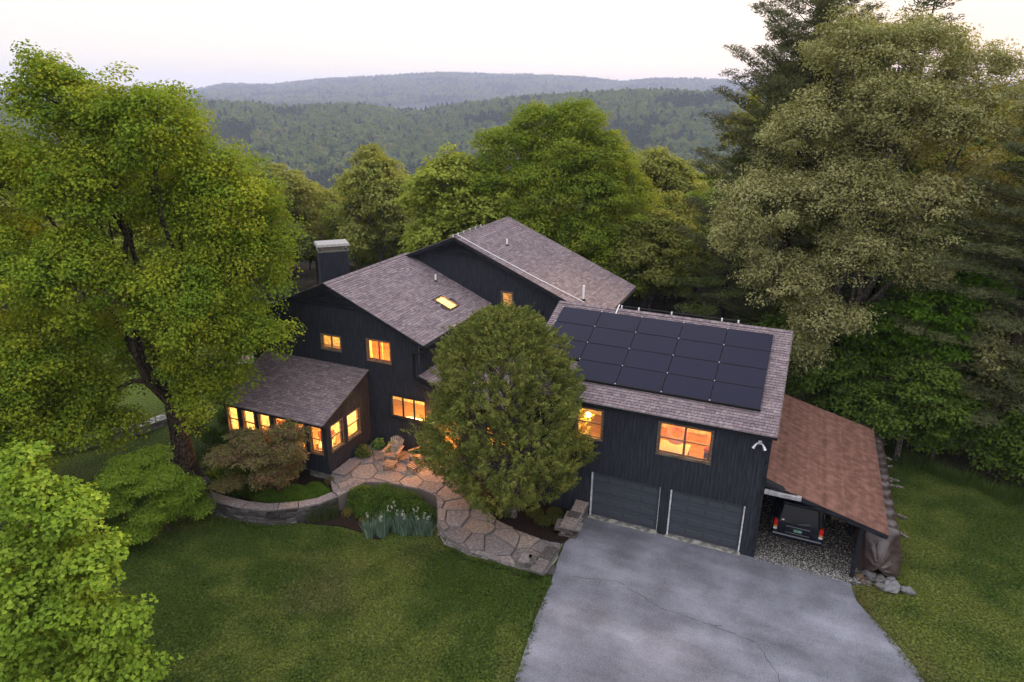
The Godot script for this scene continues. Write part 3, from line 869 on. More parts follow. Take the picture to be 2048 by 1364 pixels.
func skylight(h: Node, e: Vector3, u: Vector3, s: Vector3, q: Array) -> void:
	var w := group_node(h, "skylight")
	var over := u.cross(s).normalized()
	if over.y < 0.0: over = -over
	var g := Geo.new()
	var fr := Geo.new()
	for r in [[q[0] - 0.05, q[0] + 0.01, q[2] - 0.05, q[3] + 0.05], [q[1] - 0.01, q[1] + 0.05, q[2] - 0.06, q[3] + 0.06], [q[0] + 0.01, q[1] - 0.01, q[2] - 0.05, q[2] + 0.01], [q[0] + 0.01, q[1] - 0.01, q[3] - 0.01, q[3] + 0.05]]:
		var p := []
		for z in [-0.2, 0.06]:
			for c in [[r[0], r[2]], [r[1], r[2]], [r[1], r[3]], [r[0], r[3]]]: p.append(e + u * c[0] + s * c[1] + over * z)
		fr.hexa(p)
	part(w, "frame", fr, M.frame_warm)
	g.quad(e + u * q[0] + s * q[2] + over * 0.045, e + u * q[1] + s * q[2] + over * 0.045, e + u * q[1] + s * q[3] + over * 0.045, e + u * q[0] + s * q[3] + over * 0.045)
	part(w, "pane", g, M.glass)
	# drawn cellular shade that the room light shines through
	var b := Geo.new()
	b.quad(e + u * q[0] + s * q[2] + over * 0.02, e + u * q[1] + s * q[2] + over * 0.02, e + u * q[1] + s * q[3] + over * 0.02, e + u * q[0] + s * q[3] + over * 0.02)
	var m := leaf_mat(1.0)
	m.vertex_color_use_as_albedo = false
	m.albedo_color = lin(0.85, 0.72, 0.42)
	m.roughness = 0.9
	part(w, "blind", b, m)

func gable_vent(h: Node, apex: Vector3, pitch: float, half: float) -> void:
	var v := group_node(h, "gable_vent")
	var hh := half * pitch * 0.62
	for k in 5:
		var y := apex.y - 0.1 - hh * (k + 0.5) / 5.0
		var w := (apex.y - y) / pitch - 0.1
		var g := Geo.new()
		g.hexa([Vector3(apex.x - w, y - 0.03, apex.z + 0.05), Vector3(apex.x + w, y - 0.03, apex.z + 0.05), Vector3(apex.x + w, y + 0.03, apex.z), Vector3(apex.x - w, y + 0.03, apex.z), Vector3(apex.x - w, y - 0.01, apex.z + 0.05), Vector3(apex.x + w, y - 0.01, apex.z + 0.05), Vector3(apex.x + w, y + 0.05, apex.z), Vector3(apex.x - w, y + 0.05, apex.z)])
		part(v, "slat", g, M.trim)
	var t := Geo.new()
	var yb := apex.y - 0.14 - hh
	var wb := (apex.y - yb) / pitch
	t.box(Vector3(apex.x - wb, yb - 0.07, apex.z), Vector3(apex.x + wb, yb, apex.z + 0.045))
	part(v, "sill_board", t, M.trim)

func solar() -> void:
	var t := thing("solar_array", "black solar panels in four rows on the garage roof", "solar panels")
	var sl := 1.0 / sqrt(1.16)
	var s := Vector3(0, 0.4, -1) * sl
	var over := Vector3(0, 1, 0.4) * sl
	var tf := Transform3D(Basis(Vector3.RIGHT, s, over), Vector3(-9.38, 5.17, -22.75))
	var pw := 1.757; var ph := 1.04
	var b0 := 1.08
	for j in 4:
		for k in 5:
			if j == 0 and k == 0: continue
			var p := group_node(t, "solar_panel")
			var x := k * (pw + 0.02); var y := b0 + j * (ph + 0.02)
			var f := Geo.new(); f.t = tf
			for r in [[x, x + 0.009, y, y + ph], [x + pw - 0.009, x + pw, y, y + ph], [x + 0.009, x + pw - 0.009, y, y + 0.009], [x + 0.009, x + pw - 0.009, y + ph - 0.009, y + ph]]:
				f.box(Vector3(r[0], r[2], 0.1), Vector3(r[1], r[3], 0.145))
			part(p, "frame", f, M.rubber)
			var g := Geo.new(); g.t = tf
			g.box(Vector3(x + 0.009, y + 0.009, 0.11), Vector3(x + pw - 0.009, y + ph - 0.009, 0.141))
			part(p, "cell_glass", g, M.panel)
			for q in [0.0, 1.0]:
				var c := Geo.new(); c.t = tf
				c.cbox(Vector3(x - 0.026, y + ph * q - 0.022, 0.13), Vector3(x + 0.014, y + ph * q + 0.02, 0.156), 0.004)
				if j == 3 or q == 0.0: part(p, "clamp", c, M.metal)
	var sk := Geo.new(); sk.t = tf
	sk.box(Vector3(pw + 0.02, b0 - 0.03, 0.02), Vector3(5 * (pw + 0.02), b0 - 0.004, 0.14))
	sk.box(Vector3(0.0, b0 + ph - 0.02, 0.02), Vector3(pw, b0 + ph + 0.008, 0.12))
	part(t, "skirt", sk, M.black_metal)
	var rl := Geo.new(); rl.t = tf
	for j in 4:
		for f in [0.25, 0.75]:
			var y: float = b0 + j * (ph + 0.02) + ph * f
			rl.box(Vector3(0.05 if j > 0 else pw + 0.1, y - 0.02, 0.02), Vector3(5 * pw, y + 0.02, 0.099))
	part(t, "rails", rl, M.black_metal)

func carport() -> void:
	var t := thing("carport", "lean-to carport with a reddish corrugated roof against the garage", "carport")
	var z0 := -22.95; var z1 := -31.5
	var sl := 0.26
	var n := 8
	for k in n:
		var a := z0 + (z1 - z0) * k / n
		var b := z0 + (z1 - z0) * (k + 1) / n - 0.05
		var g := Geo.new()
		var steps := 66
		var prev := []
		for i in steps + 1:
			var z := lerpf(a, b, float(i) / steps)
			var y := 0.02 * cos(TAU * (z - z0) / 0.13) + 0.004 * (k % 2)
			var ring := []
			for q in 5:
				var x := lerpf(0.05, 4.16, q / 4.0)
				ring.append(Vector3(x, 3.27 - sl * x + y + 0.012 * noise.get_noise_2d(x * 30.0, z * 30.0), z))
			if i > 0:
				for q in 4:
					g.quad(prev[q], prev[q + 1], ring[q + 1], ring[q])
			prev = ring
		part(t, "roof_sheet", g, M.corrugated)
	var rd := Geo.new()
	for k in 8:
		var z := lerpf(-23.1, -31.4, k / 7.0)
		rd.bar(Vector3(0.05, 3.15, z), Vector3(4.1, 3.15 - sl * 4.05, z), 0.05, 0.14)
	part(t, "rafters", rd, M.trim)
	var fr := Geo.new()
	fr.bar(Vector3(0.06, 3.17, -22.97), Vector3(4.12, 3.17 - sl * 4.06, -22.97), 0.04, 0.17)
	part(t, "fascia", fr, M.trim)
	var bm := Geo.new()
	bm.cbox(Vector3(0.05, 2.84, -23.0), Vector3(1.28, 2.98, -22.84), 0.008)
	part(t, "beam_end", bm, M.beam_grey)
	var flash := Geo.new()
	flash.hexa([Vector3(0.05, 3.22, -22.93), Vector3(0.75, 3.06, -22.93), Vector3(0.7, 3.1, -23.12), Vector3(0.05, 3.26, -23.16), Vector3(0.05, 3.31, -22.95), Vector3(0.72, 3.12, -22.97), Vector3(0.66, 3.15, -23.1), Vector3(0.05, 3.33, -23.14)])
	part(t, "flashing", flash, M.black_metal)
	var eb := Geo.new()
	eb.bar(Vector3(3.36, 2.16, -23.0), Vector3(3.36, 2.16, -31.4), 0.09, 0.16)
	part(t, "eave_beam", eb, M.trim)
	for z in [-23.3, -26.0, -28.7, -31.3]:
		var p := Geo.new()
		p.cbox(Vector3(3.28, -0.1, z - 0.07), Vector3(3.43, 2.1, z + 0.07), 0.008)
		part(t, "post", p, M.trim)
	var bk := Geo.new()
	for k in 22:
		var x := 0.08 + k * 0.15
		bk.box(Vector3(x, 0.0, -31.45), Vector3(x + 0.14, 3.1 - sl * x, -31.42))
	part(t, "back_boards", bk, M.siding)

# ---------------------------------------------------------------- plants
const UP3 := Vector3.UP
# clumps of leaves over the surface of each lobe [centre, radii]; tone varies at random from leaf to leaf, alike at every depth and height
func crown(L: Leaves, lobes: Array, clump: float, gap: float, per: int, leaf: float, width: float, tones: Array, flat := 0.6, droop := 0.0, spots := []) -> void:
	for lo in lobes:
		var c: Vector3 = lo[0]; var r: Vector3 = lo[1]
		var area := 4.0 * PI * pow((pow(r.x * r.y, 1.6) + pow(r.x * r.z, 1.6) + pow(r.y * r.z, 1.6)) / 3.0, 1.0 / 1.6)
		var n := int(area / (gap * gap))
		for k in n:
			var d := rv()
			if d.y < -0.35 and rng.randf() < 0.65: d.y = -d.y
			var lump := 1.0 + 0.5 * noise.get_noise_3d(c.x * 31.0 + d.x * 75.0, c.y * 31.0 + d.y * 75.0, c.z * 31.0 + d.z * 75.0)
			var p := c + d * r * (rf(0.6, 1.08) * lump)
			spots.append(p)
			var tone: Color = tones[rng.randi() % tones.size()]
			var size := clump * rf(0.65, 1.25)
			var m := int(per * rf(0.7, 1.3))
			for i in m:
				var o := rv()
				if o.y < 0.0 and rng.randf() < 0.4: o.y = -o.y
				var q := o * (size * pow(rng.randf(), 0.4))
				q.y *= flat
				var nn := (o * 0.45 + UP3 * 0.55 + rv() * 0.65 + d * 0.2).normalized()
				var along := (o + Vector3(0, -droop, 0) + rv() * 0.6).normalized()
				var s := leaf * rf(0.7, 1.25)
				var b := rf(0.84, 1.16)
				L.leaf(p + q, nn, along, s, s * width, Color(tone.r * b, tone.g * b, tone.b * b * rf(0.8, 1.1)))
func bend(a: Vector3, b: Vector3, lift: float, n := 5, wob := 0.08) -> Array:
	var out := []
	var l := a.distance_to(b)
	for i in n:
		var k := float(i) / (n - 1)
		var p := a.lerp(b, k) + UP3 * (lift * l * k * (1.0 - k) * 2.0)
		if i > 0 and i < n - 1: p += rv() * (l * wob)
		out.append(p)
	return out
func taper(r0: float, r1: float, n := 5) -> Array:
	var out := []
	for i in n: out.append(lerpf(r0, r1, float(i) / (n - 1)))
	return out
# trunk, limbs to the lobes and twigs to a share of the clumps
func skeleton(g: Geo, base: Vector3, fork: Vector3, r: float, lobes: Array, spots: Array, twigs: int, reach := 0.75) -> void:
	g.tube([base - UP3 * 0.3, base + (fork - base) * 0.06, base.lerp(fork, 0.3), base.lerp(fork, 0.65), fork], [r * 1.7, r * 1.2, r, r * 0.92, r * 0.86], 12)
	var ends := []
	# a few leading limbs climb to the highest lobes; the others branch off them
	var order := range(lobes.size())
	order.sort_custom(func(i, j): return lobes[i][0].y > lobes[j][0].y)
	var lead := clampi(int(lobes.size() * 0.34), 2, 7)
	for i in order.size():
		var c: Vector3 = lobes[order[i]][0]; var rad: Vector3 = lobes[order[i]][1]
		var e := c + Vector3(0, rad.y * 0.1, 0)
		var from := fork - UP3 * r * 0.4
		var thick := r * rf(0.36, 0.56)
		if i >= lead:
			var bd := from.distance_to(e)
			for w in ends:
				for q in range(1, 4):
					var dd: float = w[q].distance_to(e) + 0.4 * maxf(0.0, w[q].y - e.y)
					if dd < bd:
						bd = dd; from = w[q]
			thick = r * rf(0.17, 0.27)
		var b := bend(from, e, rf(-0.2, 0.1), 6, 0.06)
		g.tube(b, taper(thick, r * 0.09, 6), 8)
		ends.append(b)
		for k in 4:
			var q := c + rv() * rad * reach
			g.tube(bend(b[3 + (k % 3)], q, 0.1, 4, 0.06), taper(r * 0.11, r * 0.03, 4), 5, false)
	for k in mini(twigs, spots.size()):
		var s: Vector3 = spots[rng.randi() % spots.size()]
		var best: Vector3 = fork
		var bd := 1.0e9
		for b in ends:
			for i in range(3, 6):
				var dd: float = s.distance_squared_to(b[i])
				if dd < bd:
					bd = dd; best = b[i]
		g.tube(bend(best, s, 0.08, 3, 0.05), [r * 0.06, r * 0.04, r * 0.015], 4, false)

func auto_lobes(h: float, r: float, base: float, n: int) -> Array:
	var out := []
	var mid := (h + base) / 2.0
	var half := (h - base) / 2.0
	for k in n:
		var y := lerpf(-0.75, 0.8, (k + 0.5) / n)
		var w := sqrt(maxf(0.1, 1.0 - y * y)) * 0.62
		var a := k * 2.4 + rf(-0.5, 0.5)
		var s := rf(0.34, 0.5)
		out.append([Vector3(cos(a) * r * w, mid + y * half * 0.86, sin(a) * r * w), Vector3(r * s, r * s * 0.85, r * s)])
	out.append([Vector3(0, h - r * 0.4, 0), Vector3(r * 0.38, r * 0.42, r * 0.38)])
	return out
func tree(called: String, label: String, at: Vector3, lobes: Array, fork: Vector3, r: float, clump: float, gap: float, per: int, leaf: float, width: float, tones: Array, bark: Material, flat := 0.6, twigs := 60, group := "", category := "tree", droop := 0.0) -> Node3D:
	var t := thing(called, label, category, at, 0.0, group)
	var L := Leaves.new()
	var spots := []
	crown(L, lobes, clump, gap, per, leaf, width, tones, flat, droop, spots)
	var g := Geo.new()
	skeleton(g, Vector3.ZERO, fork, r, lobes, spots, twigs)
	part(t, "trunk", g, bark)
	part(t, "crown", L.mesh(), M.leaf)
	return t
func pine(called: String, label: String, at: Vector3, h: float, reach: float, low: float, r: float, tones: Array, per: int, tier := 0.9, group := "", sweep := 0.1, dense := 1.0, shape := 0.7) -> Node3D:
	var t := thing(called, label, "tree", at, 0.0, group)
	var g := Geo.new()
	g.tube([Vector3(0, -0.3, 0), Vector3(0, h * 0.3, 0), Vector3(0, h * 0.7, 0), Vector3(0, h, 0)], [r * 1.3, r * 0.85, r * 0.45, r * 0.05], 10)
	var L := Leaves.new()
	var y := low
	while y < h - 0.3:
		var k := (y - low) / (h - low)
		var len := reach * pow(1.0 - k, shape) * (0.55 + 0.45 * smoothstep(0.0, 0.25, k)) + 0.35
		var nb := 5 if k < 0.85 else 4
		var a0 := rf(0, TAU)
		for b in nb:
			var a := a0 + TAU * b / nb + rf(-0.3, 0.3)
			var l := len * rf(0.65, 1.15)
			var d := Vector3(cos(a), 0, sin(a))
			var tip := Vector3(0, y, 0) + d * l + UP3 * (l * (sweep + 0.25 * k) + rf(-0.15, 0.15))
			var br := bend(Vector3(0, y, 0), tip, -0.12, 5, 0.03)
			g.tube(br, taper(r * 0.2 * (1.0 - k * 0.6), 0.012, 5), 5, false)
			var pads := int((2.0 + l * 1.7) * dense)
			for q in pads:
				var f := lerpf(0.28, 1.03, (q + 0.5) / pads)
				var p := Vector3(0, y, 0).lerp(tip, f) + Vector3(-d.z, 0, d.x) * rf(-0.42, 0.42) * l * 0.55 * (1.1 - absf(f - 0.6)) + UP3 * rf(0.0, 0.16)
				var tone: Color = tones[rng.randi() % tones.size()]
				for i in per:
					var o := rv()
					var w := o * Vector3(0.56, 0.19, 0.56) * pow(rng.randf(), 0.45)
					var al := (Vector3(o.x, 0.35, o.z) + rv() * 0.5).normalized()
					var m := rf(0.84, 1.16)
					L.leaf(p + w, (rv() + UP3 * 0.6).normalized(), al, rf(0.16, 0.3), 0.045, Color(tone.r * m, tone.g * m, tone.b * m))
		y += tier * rf(0.75, 1.2) * (1.0 - 0.35 * k)
	part(t, "trunk", g, M.bark)
	part(t, "crown", L.mesh(), M.needle)
	return t

const GREENS := [Color(0.15, 0.2, 0.028), Color(0.115, 0.165, 0.024), Color(0.19, 0.22, 0.028), Color(0.22, 0.235, 0.03)]

func garden_trees() -> void:
	# axes used for the lobes of a tree: across the view and along it
	var R := Vector3(0.918, 0, -0.395); var D := Vector3(0.395, 0, 0.918)
	var lobe := func(q: Array) -> Array: return [R * q[0] + UP3 * q[1] + D * q[2], Vector3(q[3], q[4], q[5])]
	rng.seed = 11
	var big := []
	for q in [[-2.3, 15.6, 0.0, 1.7, 1.5, 1.8], [-0.3, 14.9, 0.2, 1.4, 1.1, 1.4], [1.3, 14.5, 0.4, 1.9, 1.5, 2.0], [-5.2, 12.6, 0.0, 2.4, 1.6, 2.2], [-1.4, 12.8, 1.2, 2.0, 1.4, 1.8], [3.3, 11.9, 0.0, 1.9, 1.8, 2.0], [1.0, 11.4, -1.5, 2.2, 1.6, 2.0], [3.9, 9.4, -0.3, 1.5, 1.7, 2.0], [-8.2, 10.2, 0.5, 2.2, 1.7, 2.4], [-4.6, 9.4, 1.6, 2.4, 1.6, 2.2], [-1.6, 9.6, 2.4, 1.9, 1.4, 1.8], [1.9, 8.6, 1.9, 1.8, 1.5, 1.7], [-7.6, 6.6, 1.6, 2.6, 1.5, 2.4], [-4.2, 6.2, 3.0, 2.0, 1.2, 1.8], [3.2, 7.0, 0.9, 1.4, 0.8, 1.2], [4.7, 6.7, 0.3, 0.9, 0.45, 0.8], [-6.4, 3.6, 2.2, 2.2, 1.0, 1.9], [-3.3, 3.5, 3.2, 1.4, 0.8, 1.3], [1.6, 4.2, 0.8, 1.0, 0.8, 0.9], [-9.5, 4.4, 1.0, 2.4, 1.5, 2.4], [-2.6, 4.6, -3.4, 2.0, 1.4, 1.6], [1.0, 6.2, -3.2, 2.0, 1.3, 1.5], [-5.8, 5.0, 3.6, 1.9, 1.0, 1.6], [-2.9, 6.9, 0.8, 1.6, 0.9, 1.5], [-8.6, 2.9, 2.6, 2.0, 1.1, 1.8], [-5.0, 2.2, 3.8, 1.4, 0.7, 1.2], [-3.6, 4.6, 1.2, 1.3, 0.8, 1.2], [-6.6, 5.0, -2.0, 2.4, 1.6, 2.0], [-3.2, 4.4, 0.6, 1.2, 0.9, 1.0], [-2.0, 2.9, 1.2, 1.1, 0.6, 0.9], [-4.8, 3.4, 0.4, 1.4, 1.0, 1.2], [0.9, 5.8, 0.9, 0.9, 0.6, 0.8], [2.3, 4.9, 0.2, 1.0, 0.7, 0.9], [-2.6, 4.7, 1.8, 1.1, 0.8, 1.0], [-3.6, 3.5, 2.0, 1.2, 0.7, 1.0], [-5.6, 4.6, 1.8, 1.4, 0.8, 1.2]]:
		big.append(lobe.call([q[0], q[1], q[2], q[3] * 0.97, q[4] * 1.3, q[5]]))
	tree("maple_tree", "tall spreading maple with several thick limbs beside the sunroom", Vector3(-24.19, -0.25, -18.97), big, Vector3(-0.1, 3.4, 0.0), 0.44, 0.66, 0.57, 108, 0.118, 0.85, GREENS, M.bark, 0.72, 420)
	# young maple close to the camera: lobes given relative to its base
	var base := Vector3(-14.6, -0.45, -7.2)
	var young := []
	for q in [[-15.75, 8.0, -8.1, 0.5], [-15.3, 7.3, -7.9, 0.75], [-14.5, 6.9, -8.2, 0.7], [-15.25, 6.0, -7.5, 1.0], [-13.9, 5.9, -8.0, 0.75], [-14.5, 4.8, -7.3, 1.15], [-13.2, 4.6, -7.75, 0.75], [-14.8, 3.5, -6.7, 1.2], [-13.4, 3.4, -7.25, 0.9], [-12.5, 3.6, -7.7, 0.5], [-15.9, 5.0, -6.8, 1.1], [-12.0, 2.6, -7.4, 0.7], [-13.7, 2.3, -6.6, 1.1]]:
		young.append([Vector3(q[0], q[1], q[2]) - base, Vector3(q[3], q[3] * 0.75, q[3])])
	tree("young_maple", "young light green maple standing on the lawn away from the house", base, young, Vector3(0, 2.0, 0), 0.09, 0.34, 0.37, 46, 0.125, 0.85, [Color(0.16, 0.225, 0.035), Color(0.2, 0.26, 0.045), Color(0.13, 0.19, 0.03)], M.bark_grey, 0.55, 120)
	var low := []
	for q in [[-11.9, 2.0, -6.6, 0.3], [-11.3, 1.85, -6.5, 0.3], [-10.9, 1.8, -6.9, 0.2]]: low.append([Vector3(q[0], q[1], q[2]) - Vector3(-11.5, -0.4, -6.4), Vector3(q[3], q[3], q[3])])
	tree("sapling", "small light green sapling beside the young maple", Vector3(-11.5, -0.4, -6.4), low, Vector3(0, 1.3, 0), 0.03, 0.28, 0.3, 34, 0.12, 0.85, [Color(0.16, 0.225, 0.035), Color(0.2, 0.26, 0.045)], M.bark_grey, 0.55, 10)
	# layered green ornamental maple on the lawn
	rng.seed = 12
	var lay := []
	for k in 26:
		var a := rf(0, TAU); var y := rf(0.55, 3.0)
		var rr := sqrt(maxf(0.0, 1.0 - pow((y - 0.7) / 2.7, 2.0))) * rf(0.45, 0.95)
		lay.append([R * (-0.7 + cos(a) * rr * 2.0) + D * (sin(a) * rr * 1.7) + UP3 * y, Vector3(rf(0.5, 0.8), rf(0.16, 0.26), rf(0.5, 0.75))])
	tree("ornamental_maple", "low layered green ornamental maple at the end of the stone wall", Vector3(-21.7, -0.5, -15.7), lay, Vector3(-0.2, 0.7, 0), 0.1, 0.32, 0.2, 44, 0.1, 0.45, [Color(0.13, 0.185, 0.028), Color(0.1, 0.15, 0.024), Color(0.16, 0.21, 0.035)], M.bark, 0.4, 80, "", "tree", 0.8)
	var red := []
	for k in 30:
		var a := rf(0, TAU); var y := rf(0.7, 3.0)
		var rr := sqrt(maxf(0.0, 1.0 - pow((y - 0.9) / 2.4, 2.0))) * rf(0.4, 0.98)
		red.append([R * (-0.35 + cos(a) * rr * 2.1) + D * (0.1 + sin(a) * rr * 1.45) + UP3 * y, Vector3(rf(0.3, 0.75), rf(0.12, 0.34), rf(0.3, 0.7))])
	tree("bronze_maple", "bronze-leaved ornamental maple in front of the sunroom windows", Vector3(-18.9, 0.05, -19.0), red, Vector3(0.1, 0.7, 0.1), 0.07, 0.32, 0.25, 26, 0.15, 0.3, [Color(0.125, 0.1, 0.06), Color(0.15, 0.115, 0.066), Color(0.115, 0.11, 0.055), Color(0.14, 0.085, 0.066)], M.bark_grey, 0.45, 120, "", "tree", 0.6)
	# the big rounded cedar by the path
	rng.seed = 13
	var t := thing("cedar_tree", "big rounded dark green cedar bush between the path and the garage", "tree", Vector3(-9.3, 0.05, -21.7))
	var g := Geo.new()
	for q in [[Vector3(0.12, 0, 0), Vector3(0.5, 3.0, 0.2)], [Vector3(-0.12, 0, 0.05), Vector3(-0.7, 3.2, 0.1)], [Vector3(0, 0, -0.1), Vector3(0, 4.5, -0.2)]]:
		g.tube(bend(q[0] - UP3 * 0.2, q[1], 0.0, 5, 0.03), [0.17, 0.13, 0.12, 0.1, 0.07], 9)
	for k in 140:
		var a := rf(0, TAU); var y := rf(1.4, 7.6)
		var w := cedar_radius(y) * rf(0.7, 0.95)
		g.tube(bend(Vector3(rf(-0.2, 0.2), y * 0.72, 0), Vector3(-0.3 + cos(a) * w, y, sin(a) * w), 0.0, 4, 0.04), [0.045, 0.035, 0.02, 0.008], 5, false)
	part(t, "trunk", g, M.bark_grey)
	var L := Leaves.new()
	for k in 3700:
		var y := 1.2 + 7.3 * pow(rng.randf(), 0.9)
		var a := rf(0, TAU)
		var bump := 0.98 + 0.1 * sin(a * 4.0 + y * 1.3) + 0.08 * sin(a * 9.0 - y * 2.6) + 0.14 * noise.get_noise_3d(cos(a) * 70.0, y * 34.0, sin(a) * 70.0)
		bump -= 0.2 * smoothstep(0.02, 0.32, noise.get_noise_3d(cos(a) * 210.0, y * 62.0, sin(a) * 210.0))
		var w := cedar_radius(y) * bump * rf(0.8, 1.03)
		var o := Vector3(cos(a), 0, sin(a))
		var p := Vector3(-0.3, y, 0) + o * w
		var tone: Color = [Color(0.105, 0.115, 0.034), Color(0.135, 0.142, 0.042), Color(0.08, 0.092, 0.028), Color(0.165, 0.16, 0.05)][rng.randi() % 4]
		var grow := (o * 0.75 + UP3 * rf(0.3, 1.0) + rv() * 0.35).normalized()
		var len := rf(0.28, 0.55) if rng.randf() < 0.96 else rf(0.55, 0.75)
		for i in 34:
			var f := rng.randf()
			var d := (grow + rv() * 0.75).normalized()
			var q := p + grow * (len * f) + rv() * (0.15 * (1.1 - f))
			var m := rf(0.82, 1.18)
			L.leaf(q, rv(), d, rf(0.1, 0.2), rf(0.025, 0.045), Color(tone.r * m, tone.g * m, tone.b * m))
	part(t, "crown", L.mesh(), M.needle)

func cedar_radius(y: float) -> float:
	var k := clampf(y / 8.45, 0.0, 1.0)
	return 3.0 * sqrt(maxf(0.0, 1.0 - pow(maxf(0.0, k - 0.38) / 0.62, 1.7))) * (0.58 + 0.42 * smoothstep(0.08, 0.38, k)) + 0.1

func shrub(called: String, label: String, at: Vector3, r: Vector3, leaf: float, width: float, tones: Array, n: int, group := "", category := "shrub") -> Node3D:
	var t := thing(called, label, category, at, 0.0, group)
	var L := Leaves.new()
	var g := Geo.new()
	for k in n:
		var d := rv(); d.y = absf(d.y)
		var bump := 0.85 + 0.3 * noise.get_noise_3d(at.x * 20.0 + d.x * 50.0, d.y * 50.0, at.z * 20.0 + d.z * 50.0)
		var p := d * r * bump * pow(rng.randf(), 0.28)
		var tone: Color = tones[rng.randi() % tones.size()]
		var m := rf(0.82, 1.18)
		L.leaf(p + UP3 * 0.05, (d * 0.5 + UP3 * 0.5 + rv() * 0.7).normalized(), (d + rv() * 0.8).normalized(), leaf * rf(0.7, 1.3), leaf * width, Color(tone.r * m, tone.g * m, tone.b * m))
	for k in 9:
		var d := rv(); d.y = absf(d.y) + 0.4
		g.tube(bend(Vector3(rf(-0.08, 0.08), -0.1, rf(-0.08, 0.08)), d.normalized() * r * 0.75, 0.1, 4, 0.05), [0.018, 0.014, 0.01, 0.005], 5, false)
	part(t, "stems", g, M.bark)
	part(t, "foliage", L.mesh(), M.leaf)
	return t

func blades(called: String, label: String, at: Vector3, n: int, spread: float, h: float, w: float, tones: Array, lean: float, category: String, group := "", flowers := 0) -> Node3D:
	var t := thing(called, label, category, at, 0.0, group)
	var g := Leaves.new()
	for k in n:
		var a := rf(0, TAU)
		var b := Vector3(cos(a), 0, sin(a)) * spread * sqrt(rng.randf())
		var d := (b / maxf(spread, 0.01) * lean + rv() * 0.25 * lean)
		d.y = 0.0
		var hh := h * rf(0.6, 1.1)
		var side := Vector3(-sin(a + rf(-1, 1)), 0, cos(a + rf(-1, 1))).normalized() * (w * 0.5)
		var tone: Color = tones[rng.randi() % tones.size()] * rf(0.85, 1.15)
		var mid := b + UP3 * hh * 0.55 + d * hh * 0.3
		var tip := b + UP3 * hh + d * hh * 0.9
		var s := g.v.size()
		for q in [b - side - UP3 * 0.04, b + side - UP3 * 0.04, mid + side * 0.9, mid - side * 0.9, tip]:
			g.v.append(q); g.c.append(tone)
		for i in [0, 2, 1, 0, 3, 2, 3, 4, 2]: g.ix.append(s + i)
	part(t, "leaves", g.mesh(), M.leaf)
	for f in flowers:
		var fl := group_node(t, "flower_stalk")
		var a := rf(0, TAU)
		var b := Vector3(cos(a), 0, sin(a)) * spread * rf(0.1, 0.9)
		var top := b + UP3 * h * rf(1.15, 1.55) + rv() * 0.07
		var st := Geo.new()
		st.tube([b, b.lerp(top, 0.5), top], [0.009, 0.008, 0.006], 5, false)
		part(fl, "stalk", st, M.stalk)
		var pl := Leaves.new()
		for q in 3:
			var c := top - UP3 * (q * 0.1 + 0.02) + rv() * 0.03
			for i in 6:
				var d := rv()
				pl.leaf(c + d * 0.03, rv(), d, rf(0.06, 0.1), 0.05, Color(0.3, 0.29, 0.3) * rf(0.8, 1.15))
		part(fl, "petals", pl.mesh(), M.petal)
	return t

